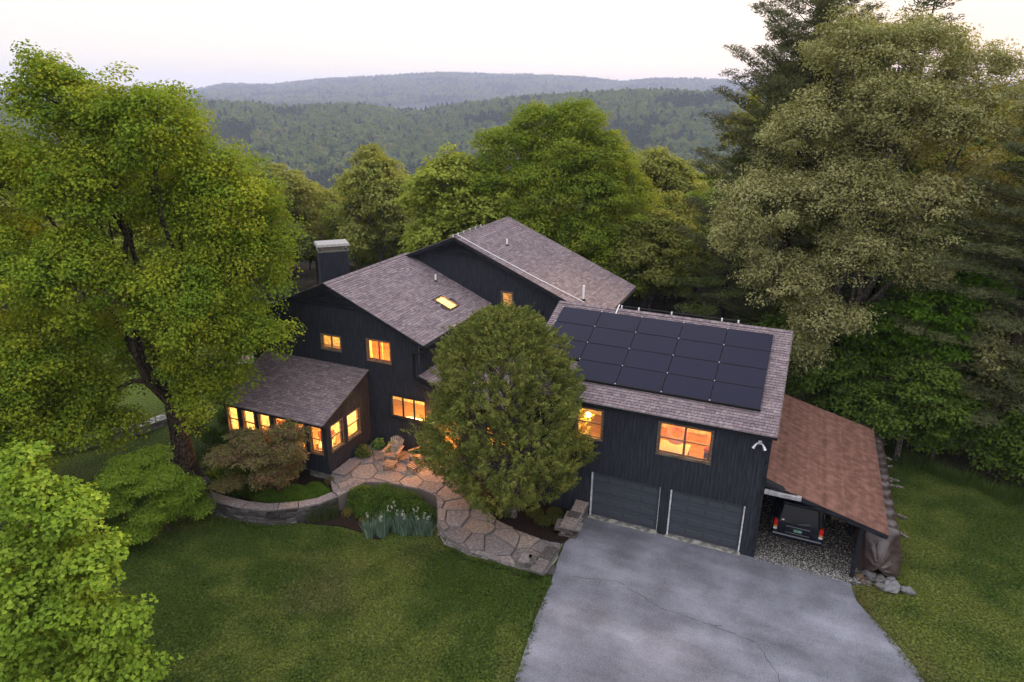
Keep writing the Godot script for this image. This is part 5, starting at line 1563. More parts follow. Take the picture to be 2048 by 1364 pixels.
# dry-laid stones along a path; every stone is a part
func stone_wall(t: Node, path: Array, y0: float, y1: Callable, thick: float, row_h: float, len_min: float, len_max: float, tones: Array) -> void:
	var total := 0.0
	for i in path.size() - 1: total += path[i].distance_to(path[i + 1])
	var at := func(s: float) -> Array:
		var k := 0
		while k < path.size() - 2 and s > path[k].distance_to(path[k + 1]):
			s -= path[k].distance_to(path[k + 1]); k += 1
		var d: Vector2 = (path[k + 1] - path[k]).normalized()
		return [path[k] + d * s, d]
	var y := y0
	while true:
		var h := row_h * rf(0.75, 1.3)
		var s := rf(-0.2, 0.0)
		var any := false
		while s < total:
			var l := rf(len_min, len_max)
			var m := clampf(s + l / 2.0, 0.0, total)
			var p: Array = at.call(m)
			if y + h * 0.6 < y1.call(m / total):
				any = true
				var g := Geo.new()
				g.col = tones[rng.randi() % tones.size()] * rf(0.55, 1.5)
				var d: Vector2 = p[1]
				var nn := Vector3(-d.y, 0, d.x)
				g.t = Transform3D(Basis(-Vector3(d.x, 0, d.y), UP3, UP3.cross(Vector3(d.x, 0, d.y))).rotated(UP3, rf(-0.04, 0.04)), Vector3(p[0].x, y, p[0].y))
				var out := rf(-0.02, 0.03)
				g.cbox(Vector3(-l / 2 + 0.006, 0.004, -thick), Vector3(l / 2 - 0.006, h - 0.004, out), 0.014)
				part(t, "stone", g, M.stone, true)
			s += l
		y += h
		if not any or y > 3.0: break

func walls() -> void:
	rng.seed = 51
	var grey := [Color(0.1, 0.095, 0.09), Color(0.075, 0.072, 0.072), Color(0.135, 0.125, 0.115), Color(0.09, 0.08, 0.072)]
	var path := [Vector2(-15.92, -20.95), Vector2(-16.0, -20.36), Vector2(-16.29, -19.59), Vector2(-16.64, -18.86), Vector2(-17.22, -18.27), Vector2(-17.89, -17.82), Vector2(-18.39, -17.57), Vector2(-19.26, -17.34), Vector2(-20.33, -17.27), Vector2(-21.2, -17.24), Vector2(-22.7, -17.4)]
	var t := thing("stone_wall", "curved dry stone wall with flat grey capstones along the lawn", "wall")
	stone_wall(t, path, -0.62, func(k): return 0.26 if k < 0.86 else 0.12, 0.3, 0.085, 0.2, 0.55, grey)
	# capstones: long curved slabs
	var runs := [[0, 2], [2, 4], [4, 5], [5, 7], [7, 9]]
	var inner := func(i: int) -> Vector2:
		var a: Vector2 = path[maxi(i - 1, 0)]; var b: Vector2 = path[mini(i + 1, path.size() - 1)]
		var d := (b - a).normalized()
		return path[i] + Vector2(d.y, -d.x) * -0.44
	for r in runs:
		var a := PackedVector2Array(); var b := PackedVector2Array()
		for i in range(r[0], r[1] + 1):
			var d: Vector2 = (path[mini(i + 1, path.size() - 1)] - path[maxi(i - 1, 0)]).normalized()
			var sh := Vector2.ZERO
			if i == r[0]: sh = d * 0.012
			if i == r[1]: sh = -d * 0.012
			var o := Vector2(d.y, -d.x)
			if o.dot(Vector2(-19.0, -20.5) - path[i]) > 0.0: o = -o
			a.append(path[i] + o * 0.05 + sh)
			b.append(path[i] - o * 0.4 + sh)
		b.reverse()
		a.append_array(b)
		slab_stone(t, "capstone", a, 0.335 + rf(-0.01, 0.01), 0.075, 0.004)
	# low edging wall along the path
	var t2 := thing("path_edging", "low layered stone edging along the lawn side of the path", "wall")
	var pale := [Color(0.2, 0.18, 0.165), Color(0.26, 0.235, 0.215), Color(0.15, 0.135, 0.125)]
	stone_wall(t2, [Vector2(-6.78, -18.93), Vector2(-7.74, -18.78), Vector2(-8.8, -18.8), Vector2(-9.89, -18.81), Vector2(-10.79, -19.03), Vector2(-11.53, -19.62), Vector2(-12.06, -20.57)], -0.42, func(k): return lerpf(0.03, 0.24, k), 0.22, 0.075, 0.25, 0.7, pale)
	var t3 := thing("path_end_stone", "layered stone block where the path meets the driveway", "stone block")
	stone_wall(t3, [Vector2(-6.62, -19.95), Vector2(-6.7, -18.9), Vector2(-7.55, -18.82)], -0.1, func(_k): return 0.3, 0.5, 0.08, 0.4, 0.8, pale)
	# rough stone block at the corner of the garage
	var t4 := thing("stone_pier", "rough stacked stone pier beside the garage corner", "stone pier")
	stone_wall(t4, [Vector2(-6.42, -22.9), Vector2(-6.5, -21.3), Vector2(-6.98, -21.25)], -0.05, func(k): return 0.6 if k < 0.45 else 0.52, 0.5, 0.13, 0.35, 0.8, [Color(0.15, 0.135, 0.125), Color(0.2, 0.18, 0.165), Color(0.12, 0.105, 0.1)])
	for q in [[Vector2(-6.95, -22.95), Vector2(-6.4, -22.2), 0.68], [Vector2(-7.05, -22.15), Vector2(-6.42, -21.2), 0.6]]:
		slab_stone(t4, "capstone", PackedVector2Array([Vector2(q[0].x, q[0].y), Vector2(q[1].x, q[0].y), Vector2(q[1].x, q[1].y), Vector2(q[0].x + 0.06, q[1].y)]), q[2], 0.14, 0.03)
	# rim of stones round the foot of the maple
	var t5 := thing("tree_ring_wall", "dark dry stone ring around the foot of the big maple", "wall")
	stone_wall(t5, [Vector2(-22.8, -17.5), Vector2(-22.75, -18.6), Vector2(-22.85, -19.6), Vector2(-23.3, -20.6), Vector2(-23.9, -21.4)], -0.5, func(_k): return 0.12, 0.45, 0.11, 0.3, 0.6, grey)
	# boulders at the end of the woodpile
	for q in [[3.95, -23.55, 0.3, "grey"], [4.3, -23.5, 0.26, "grey"], [4.62, -23.62, 0.2, "pale"], [4.62, -23.15, 0.36, "pale"], [5.1, -23.22, 0.26, "pale"], [4.28, -23.1, 0.22, "grey"], [3.62, -23.42, 0.16, "brown"], [3.72, -23.2, 0.12, "brown"]]:
		var b := thing("boulder", {"grey": "weathered grey boulder at the end of the tarped woodpile", "pale": "pale angular rock on the lawn beyond the tarped woodpile", "brown": "small brown stone at the driveway corner by the carport"}[q[3]], "rock", Vector3(q[0], 0.0, q[1]), rf(0, TAU), q[3] + " rocks by the woodpile")
		part(b, "rock", rock(q[2], {"grey": Color(0.17, 0.16, 0.15), "pale": Color(0.2, 0.2, 0.2), "brown": Color(0.15, 0.11, 0.07)}[q[3]]), M.stone, true)
func rock(r: float, c: Color) -> Geo:
	var g := Geo.new()
	g.col = c * rf(0.85, 1.2)
	var n := 7
	var off := rf(0, 100)
	var pt := func(i: int, k: int) -> Vector3:
		var th := PI * i / n
		var a := TAU * (k % 9) / 9.0
		var d := Vector3(sin(th) * cos(a), cos(th), sin(th) * sin(a))
		var m := 0.82 + 0.45 * noise.get_noise_3d(d.x * 70.0 + off, d.y * 70.0, d.z * 70.0)
		return d * Vector3(r * 1.2, r * 0.62, r * 0.8) * m + UP3 * r * 0.28
	for i in n:
		for k in 9:
			g.quad(pt.call(i, k), pt.call(i, k + 1), pt.call(i + 1, k + 1), pt.call(i + 1, k))
	return g

func adirondack(at: Vector3, turn: float, label: String) -> void:
	var t := thing("adirondack_chair", label, "chair", at, turn, "wooden chairs on the patio")
	for s in [-1.0, 1.0]:
		var a := Geo.new()
		a.hexa([Vector3(s * 0.36 - 0.07, 0.53, 0.36), Vector3(s * 0.36 + 0.07, 0.53, 0.36), Vector3(s * 0.32 + 0.05, 0.55, -0.42), Vector3(s * 0.32 - 0.05, 0.55, -0.42), Vector3(s * 0.36 - 0.07, 0.556, 0.36), Vector3(s * 0.36 + 0.07, 0.556, 0.36), Vector3(s * 0.32 + 0.05, 0.576, -0.42), Vector3(s * 0.32 - 0.05, 0.576, -0.42)])
		part(t, "armrest", a, M.cedar)
		var l := Geo.new()
		l.cbox(Vector3(s * 0.31 - 0.02, 0.0, 0.26), Vector3(s * 0.31 + 0.02, 0.53, 0.36), 0.005)
		part(t, "front_leg", l, M.teak)
		var b := Geo.new()
		b.bar(Vector3(s * 0.27, 0.33, 0.36), Vector3(s * 0.27, 0.04, -0.62), 0.03, 0.12)
		part(t, "side_rail", b, M.teak)
	for k in 6:
		var g := Geo.new()
		var z := 0.36 - k * 0.092
		var y := 0.385 - (0.36 - z) * 0.28
		g.cbox(Vector3(-0.29, y - 0.01, z - 0.042), Vector3(0.29, y + 0.012, z + 0.042), 0.005)
		part(t, "seat_slat", g, M.cedar)
	for k in 7:
		var f := (k - 3) / 3.0
		var g := Geo.new()
		var top := 0.98 - 0.11 * f * f
		var p0 := Vector3(f * 0.2, 0.22, -0.2); var p1 := Vector3(f * 0.3, top, -0.2 - (top - 0.22) * 0.42)
		var dir := (p1 - p0).normalized()
		var side := Vector3(1, 0, 0)
		var nn := side.cross(dir).normalized()
		var w0 := 0.026; var w1 := 0.035
		g.hexa([p0 - side * w0 - nn * 0.009, p0 + side * w0 - nn * 0.009, p0 + side * w0 + nn * 0.009, p0 - side * w0 + nn * 0.009, p1 - side * w1 - nn * 0.009, p1 + side * w1 - nn * 0.009, p1 + side * w1 + nn * 0.009, p1 - side * w1 + nn * 0.009])
		part(t, "back_slat", g, M.teak)
	var br := Geo.new()
	br.cbox(Vector3(-0.33, 0.5, -0.42), Vector3(0.33, 0.55, -0.38), 0.005)
	br.cbox(Vector3(-0.29, 0.28, 0.355), Vector3(0.29, 0.36, 0.38), 0.005)
	part(t, "crosspiece", br, M.teak)
func footstool(at: Vector3, turn: float, label: String) -> void:
	var t := thing("footstool", label, "footstool", at, turn, "wooden footstools on the patio")
	for k in 5:
		var g := Geo.new()
		var z := -0.2 + k * 0.1
		g.cbox(Vector3(-0.27, 0.3 - absf(z) * 0.2 * (1.0 if z > 0.0 else 0.2), z - 0.045), Vector3(0.27, 0.325 - absf(z) * 0.2 * (1.0 if z > 0.0 else 0.2), z + 0.045), 0.005)
		part(t, "slat", g, M.cedar)
	for s in [-1.0, 1.0]:
		var r := Geo.new()
		r.bar(Vector3(s * 0.22, 0.255, -0.24), Vector3(s * 0.22, 0.235, 0.26), 0.03, 0.08)
		part(t, "side_rail", r, M.teak)
		for z in [-0.18, 0.18]:
			var l := Geo.new()
			l.cbox(Vector3(s * 0.22 - 0.02, 0.0, z - 0.035), Vector3(s * 0.22 + 0.02, 0.24, z + 0.035), 0.004)
			part(t, "leg", l, M.teak)

func car() -> void:
	var t := thing("parked_car", "dark blue sport utility vehicle parked nose-in under the carport", "car", Vector3(1.42, 0.0, -24.25), deg_to_rad(-1.0))
	# body swept along its length from cross-sections: z, half width at the sill, at the waist, at the roof, waist height, roof height
	var rows := [[0.0, 0.82, 0.84, 0.0, 0.98, 0.98], [-0.03, 0.86, 0.88, 0.62, 1.04, 1.06], [-0.2, 0.89, 0.9, 0.66, 1.05, 1.76], [-0.5, 0.9, 0.91, 0.68, 1.05, 1.83], [-1.6, 0.9, 0.91, 0.7, 1.04, 1.85], [-2.5, 0.9, 0.9, 0.68, 1.03, 1.8], [-3.35, 0.89, 0.89, 0.62, 1.02, 1.05], [-4.2, 0.86, 0.84, 0.6, 0.92, 0.95], [-4.5, 0.78, 0.76, 0.5, 0.72, 0.74]]
	var ring := func(r: Array) -> Array:
		var out := []
		var z: float = r[0]
		for s in [1.0, -1.0]:
			var side := [Vector3(s * (r[1] - 0.08), 0.32, z), Vector3(s * r[1], 0.42, z), Vector3(s * r[2], (0.42 + r[4]) / 2.0, z), Vector3(s * (r[2] - 0.02), r[4], z), Vector3(s * lerpf(r[2], maxf(r[3], r[2] * 0.7), 0.55), lerpf(r[4], r[5], 0.6), z), Vector3(s * maxf(r[3], 0.55) , r[5] - 0.02, z), Vector3(s * maxf(r[3], 0.55) * 0.8, r[5], z)]
			if s < 0.0: side.reverse()
			out.append_array(side)
		return out
	var st := SurfaceTool.new()
	st.begin(Mesh.PRIMITIVE_TRIANGLES)
	st.set_smooth_group(1)
	var rings := []
	for r in rows: rings.append(ring.call(r))
	var n: int = rings[0].size()
	for i in rings.size() - 1:
		for k in n - 1:
			var a: Vector3 = rings[i][k]; var b: Vector3 = rings[i][k + 1]; var c: Vector3 = rings[i + 1][k + 1]; var d: Vector3 = rings[i + 1][k]
			for q in [a, b, c, a, c, d]: st.add_vertex(q)
	st.set_smooth_group(-1)
	for e in [0, rings.size() - 1]:
		for k in range(1, n - 1):
			var f: Array = [rings[e][0], rings[e][k + 1], rings[e][k]] if e == 0 else [rings[e][0], rings[e][k], rings[e][k + 1]]
			for q in f: st.add_vertex(q)
	st.generate_normals()
	part(t, "body", st.commit(), M.car_paint)
	# tailgate and its glass
	var tg := Geo.new()
	tg.cbox(Vector3(-0.72, 0.55, -0.02), Vector3(0.72, 1.02, 0.03), 0.02)
	part(t, "tailgate", tg, M.car_paint)
	var gl := Geo.new()
	gl.hexa([Vector3(-0.68, 1.05, 0.012), Vector3(0.68, 1.05, 0.012), Vector3(0.7, 1.05, -0.1), Vector3(-0.7, 1.05, -0.1), Vector3(-0.58, 1.68, -0.17), Vector3(0.58, 1.68, -0.17), Vector3(0.6, 1.7, -0.4), Vector3(-0.6, 1.7, -0.4)])
	part(t, "rear_window", gl, M.car_glass)
	var fr := Geo.new()
	for s in [-1.0, 1.0]: fr.bar(Vector3(s * 0.74, 1.02, -0.02), Vector3(s * 0.63, 1.76, -0.2), 0.09, 0.08)
	fr.bar(Vector3(-0.64, 1.76, -0.2), Vector3(0.64, 1.76, -0.2), 0.1, 0.07)
	part(t, "window_frame", fr, M.car_paint)
	for s in [-1.0, 1.0]:
		var tl := group_node(t, "tail_light")
		for q in [["red_lens", 0.82, 1.08, M.red_lens], ["amber_lens", 0.74, 0.815, M.amber_lens], ["clear_lens", 0.64, 0.735, M.clear_lens]]:
			var g := Geo.new()
			g.cbox(Vector3(s * 0.8 - 0.065, q[1], -0.12), Vector3(s * 0.8 + 0.075, q[2], 0.045), 0.02)
			part(tl, q[0], g, q[3])
		for q in [[-0.95, "rear"], [-3.55, "front"]]:
			var w := group_node(t, "wheel")
			var ty := Geo.new()
			ty.tube([Vector3(s * 0.68, 0.36, q[0]), Vector3(s * 0.92, 0.36, q[0])], [0.36, 0.36], 20)
			part(w, "tyre", ty, M.rubber)
			var rim := Geo.new()
			rim.tube([Vector3(s * 0.9, 0.36, q[0]), Vector3(s * 0.93, 0.36, q[0])], [0.22, 0.2], 14)
			part(w, "rim", rim, M.metal)
		var sw := Geo.new()
		sw.hexa([Vector3(s * 0.875, 1.1, -0.5), Vector3(s * 0.9, 1.1, -0.5), Vector3(s * 0.9, 1.1, -3.0), Vector3(s * 0.875, 1.1, -3.0), Vector3(s * 0.735, 1.6, -0.6), Vector3(s * 0.76, 1.6, -0.6), Vector3(s * 0.76, 1.58, -2.6), Vector3(s * 0.735, 1.58, -2.6)])
		part(t, "side_window", sw, M.car_glass)
		var rk := Geo.new()
		rk.bar(Vector3(s * 0.58, 1.89, -0.5), Vector3(s * 0.58, 1.89, -2.3), 0.035, 0.035)
		part(t, "roof_rail", rk, M.black_metal)
	var bp := Geo.new()
	bp.cbox(Vector3(-0.9, 0.36, -0.1), Vector3(0.9, 0.54, 0.1), 0.04)
	part(t, "bumper", bp, M.car_paint)
	var wp := Geo.new()
	wp.bar(Vector3(-0.02, 1.06, 0.035), Vector3(0.4, 1.15, 0.0), 0.02, 0.025)
	part(t, "wiper", wp, M.chrome)
	for y in [0.62, 0.9]:
		var cr := Geo.new()
		cr.bar(Vector3(-0.42, y, 0.034), Vector3(0.42, y, 0.034), 0.012, 0.012)
		part(t, "trim_strip", cr, M.metal)
	var stk := Geo.new()
	stk.box(Vector3(-0.6, 1.1, 0.012), Vector3(-0.52, 1.15, 0.018))
	part(t, "window_sticker", stk, M.plate_white)
	var pl := Geo.new()
	pl.cbox(Vector3(-0.155, 0.68, 0.03), Vector3(0.155, 0.84, 0.044), 0.004)
	var po := part(t, "licence_plate", pl, M.plate_green)
	var tm := TextMesh.new()
	tm.text = "GJ 244"
	tm.font_size = 16
	tm.pixel_size = 0.0056
	tm.depth = 0.004
	var f := SystemFont.new()
	f.font_names = PackedStringArray(["Droid Sans"])
	tm.font = f
	var to := part(po, "lettering", tm, M.plate_white)
	to.position = Vector3(0, 0.76, 0.047)

func woodpile() -> void:
	rng.seed = 61
	var t := thing("tarp", "brown tarpaulin draped over the woodpile beside the carport", "tarp")
	var g := SurfaceTool.new()
	g.begin(Mesh.PRIMITIVE_TRIANGLES)
	g.set_smooth_group(1)
	var nz := 110; var nu := 44
	var pt := func(i: int, k: int) -> Vector3:
		var z := lerpf(-23.72, -33.6, float(i) / nz)
		var u := float(k) / nu
		var end := smoothstep(0.0, 0.05, float(i) / nz)
		var hgt := lerpf(1.25, 1.75, end) + 0.1 * noise.get_noise_2d(z * 30.0, 5.0)
		var x := 0.0; var y := 0.0
		# profile: foot by the posts, up, over and down to the lawn
		if u < 0.35: x = 3.5 + 0.16 * (u / 0.35); y = hgt * u / 0.35
		elif u < 0.55: x = lerpf(3.66, 4.5, (u - 0.35) / 0.2); y = hgt + 0.06 * sin((u - 0.35) / 0.2 * PI)
		else: x = lerpf(4.5, 4.98, pow((u - 0.55) / 0.45, 0.8)); y = hgt * (1.0 - (u - 0.55) / 0.45)
		x = lerpf(4.15, x, lerpf(0.62, 1.0, sqrt(end)))
		var f := 0.09 * sin(z * 9.0 + u * 7.0 + 3.0 * noise.get_noise_2d(z * 20.0, u * 60.0)) + 0.12 * noise.get_noise_3d(x * 40.0, y * 60.0, z * 40.0)
		var side := -1.0 if u < 0.4 else 1.0
		return Vector3(x + f * side * 0.8 * smoothstep(0.0, 0.4, y), maxf(0.02, y + f * 0.3), z + 0.1 * noise.get_noise_3d(x * 50.0, y * 50.0, z * 20.0))
	for i in nz:
		for k in nu:
			var a: Vector3 = pt.call(i, k); var b: Vector3 = pt.call(i, k + 1); var c: Vector3 = pt.call(i + 1, k + 1); var d: Vector3 = pt.call(i + 1, k)
			for q in [a, b, c, a, c, d]: g.add_vertex(q)
	# gathered front end
	for k in nu:
		var a: Vector3 = pt.call(0, k); var b: Vector3 = pt.call(0, k + 1)
		var m := Vector3(4.15, 0.5, -23.55)
		var a2 := a.lerp(m, 0.55) + Vector3(0, 0, 0.12 + 0.1 * noise.get_noise_2d(k * 17.0, 3.0)); var b2 := b.lerp(m, 0.55) + Vector3(0, 0, 0.12 + 0.1 * noise.get_noise_2d((k + 1) * 17.0, 3.0))
		for q in [b, a, a2, b, a2, b2, b2, a2, m + Vector3(0, 0, 0.1)]: g.add_vertex(q)
	g.generate_normals()
	part(t, "sheet", g.commit(), M.tarp)
	for k in 9:
		var p := Vector3(4.72 + rf(-0.06, 0.1), rf(0.9, 1.75), -24.6 - k * 0.95 + rf(-0.2, 0.2))
		var w := thing("log", "split log poking out along the edge of the brown tarpaulin", "log", p, 0.0, "logs on the tarpaulin")
		var lg := Geo.new()
		var d := Vector3(rf(0.4, 1.0), rf(-0.5, 0.1), rf(-0.6, 0.6)).normalized() * rf(0.25, 0.45)
		lg.tube([-d, Vector3.ZERO, d], [0.05, 0.055, 0.05], 7)
		part(w, "wood", lg, M.bark_grey)
	# cut firewood inside the carport
	for k in 8:
		var w := thing("firewood", "short cut firewood log stacked inside the carport", "log", Vector3(2.75 + 0.14 * (k % 4), 0.14 + 0.14 * int(k / 4.0), -26.9 + rf(-0.1, 0.1)), 0.0, "firewood stacked inside the carport")
		var lg := Geo.new()
		lg.tube([Vector3(0, 0, -0.2), Vector3(0, 0, 0.2)], [0.075, 0.07], 8)
		part(w, "wood", lg, M.cedar)

func interiors() -> void:
	lamp_thing("ceiling_lamp", "glowing globe lamp hanging in the sunroom by its front windows", Vector3(-21.6, 2.3, -22.6), 4.3)
	lamp_thing("ceiling_lamp", "glowing globe lamp hanging in the sunroom by the patio windows", Vector3(-18.9, 2.3, -22.6), 4.3)
	lamp_thing("ceiling_lamp", "glowing globe lamp in the ground-floor room behind the patio", Vector3(-16.0, 2.4, -26.0), 12.0, Color(1.0, 0.78, 0.4))
	lamp_thing("ceiling_lamp", "glowing globe lamp in the low room behind the cedar", Vector3(-11.9, 2.3, -26.0), 6.8)
	lamp_thing("ceiling_lamp", "glowing globe lamp in the upstairs room with the small window pair", Vector3(-20.2, 5.4, -26.2), 6.8, Color(1.0, 0.78, 0.4))
	lamp_thing("ceiling_lamp", "glowing globe lamp in the upstairs room with the orange curtains", Vector3(-16.6, 5.2, -26.0), 6.8, Color(1.0, 0.62, 0.24))
	lamp_thing("ceiling_lamp", "glowing globe lamp in the upstairs hall under the skylight", Vector3(-16.4, 5.6, -29.4), 9.5, Color(1.0, 0.78, 0.4))
	lamp_thing("ceiling_lamp", "glowing globe lamp in the room behind the upper gable window", Vector3(-13.6, 6.4, -32.4), 8.0)
	lamp_thing("ceiling_lamp", "glowing globe lamp in the bedroom above the garage doors", Vector3(-2.7, 5.3, -25.6), 6.1, Color(1.0, 0.7, 0.36))
	lamp_thing("table_lamp", "bright lamp on the sill of the garage wing's single window", Vector3(-6.86, 4.15, -23.75), 4.1, Color(1.0, 0.72, 0.38), 0.13, -0.5)
	lamp_thing("wall_lantern", "small lantern beside the glass door behind the cedar", Vector3(-14.1, 2.2, -23.9), 3.0, Color(1.0, 0.62, 0.26), 0.07, 0.1)
	# things seen through the garage-wing window pair
	var t := thing("ring_cushion", "pink ring-shaped cushion propped behind the window above the garage", "cushion", Vector3(-3.35, 3.45, -23.95))
	var g := Geo.new()
	var n := 24; var m := 12
	var p := func(i: int, k: int) -> Vector3:
		var a := TAU * (i % n) / n; var b := TAU * (k % m) / m
		return Basis(Vector3.RIGHT, 0.7) * Vector3(cos(a) * (0.3 + 0.13 * cos(b)), 0.13 * sin(b), sin(a) * (0.3 + 0.13 * cos(b))) + Vector3(0, 0.5, 0)
	for i in n:
		for k in m: g.quad(p.call(i, k), p.call(i, k + 1), p.call(i + 1, k + 1), p.call(i + 1, k))
	part(t, "ring", g, M.pink)
	var b := thing("bed", "bed with a dark base and a red quilt behind the garage wing window", "bed", Vector3(-1.7, 2.55, -25.0))
	var bb := Geo.new(); bb.cbox(Vector3(-0.6, 0.05, -0.9), Vector3(0.75, 0.75, 0.9), 0.05); part(b, "base", bb, M.fabric)
	var bq := Geo.new(); bq.cbox(Vector3(-0.62, 0.75, -0.92), Vector3(0.77, 1.0, 0.92), 0.1); part(b, "quilt", bq, M.quilt)
	var d := thing("desk", "pale desk with folded linen behind the garage wing window", "desk", Vector3(-3.4, 2.55, -24.0))
	var dt := Geo.new(); dt.cbox(Vector3(-0.6, 0.72, -0.5), Vector3(0.55, 0.78, 0.5), 0.01); part(d, "top", dt, M.linen)
	for sx in [-0.55, 0.5]:
		for sz in [-0.45, 0.45]:
			var dl := Geo.new(); dl.box(Vector3(sx - 0.025, 0, sz - 0.025), Vector3(sx + 0.025, 0.72, sz + 0.025)); part(d, "leg", dl, M.cedar)
	# orange curtains upstairs
	for q in [[-17.5, -16.95], [-16.9, -16.34]]:
		var c := thing("curtain", "glowing orange curtain hanging behind the wide upstairs window", "curtain", Vector3(q[0], 4.5, -24.35), 0.0, "orange curtains upstairs")
		var cg := Geo.new()
		for k in 12:
			var x0: float = (q[1] - q[0]) * k / 12.0; var x1: float = (q[1] - q[0]) * (k + 1) / 12.0
			cg.quad(Vector3(x0, 0, 0.03 * (k % 2)), Vector3(x1, 0, 0.03 * ((k + 1) % 2)), Vector3(x1, 1.3, 0.03 * ((k + 1) % 2)), Vector3(x0, 1.3, 0.03 * (k % 2)))
		var cm: StandardMaterial3D = M.orange_cloth
		cm.cull_mode = BaseMaterial3D.CULL_DISABLED
		cm.backlight_enabled = true
		cm.backlight = Color(1, 0.8, 0.6)
		part(c, "cloth", cg, cm)
	# sunroom and dining furniture
	for q in [[-21.8, -22.2, "wicker armchair in the sunroom near the maple", 0.0], [-18.9, -22.3, "wicker armchair in the sunroom near the patio", 0.6]]:
		var a := thing("armchair", q[2], "armchair", Vector3(q[0], 0.44, q[1]), q[3])
		var s := Geo.new(); s.cbox(Vector3(-0.35, 0.18, -0.35), Vector3(0.35, 0.42, 0.35), 0.04); part(a, "seat", s, M.linen)
		var k := Geo.new(); k.cbox(Vector3(-0.38, 0.3, -0.42), Vector3(0.38, 0.95, -0.3), 0.04); part(a, "backrest", k, M.quilt)
		for sx in [-1.0, 1.0]:
			var r := Geo.new(); r.cbox(Vector3(sx * 0.38 - 0.05, 0.0, -0.35), Vector3(sx * 0.38 + 0.05, 0.6, 0.35), 0.02); part(a, "arm", r, M.cedar)
	var dn := thing("dining_table", "white-topped table inside the ground-floor windows", "table", Vector3(-15.9, 0.44, -25.2))
	var tt := Geo.new(); tt.cbox(Vector3(-0.7, 0.72, -0.5), Vector3(0.7, 0.77, 0.5), 0.01); part(dn, "top", tt, M.white)
	for sx in [-0.6, 0.6]:
		for sz in [-0.4, 0.4]:
			var l := Geo.new(); l.box(Vector3(sx - 0.03, 0, sz - 0.03), Vector3(sx + 0.03, 0.72, sz + 0.03)); part(dn, "leg", l, M.cedar)
	# white garden table on the terrace beyond the sunroom
	var wt := thing("garden_table", "white garden table on the terrace beyond the sunroom", "table", Vector3(-31.0, -0.22, -28.4), 0.3)
	var wg := Geo.new(); wg.cbox(Vector3(-0.9, 0.7, -0.5), Vector3(0.9, 0.76, 0.5), 0.01); part(wt, "top", wg, M.white)
	for sx in [-0.8, 0.8]:
		for sz in [-0.42, 0.42]:
			var l := Geo.new(); l.cbox(Vector3(sx - 0.03, 0, sz - 0.03), Vector3(sx + 0.03, 0.7, sz + 0.03), 0.005); part(wt, "leg", l, M.white)

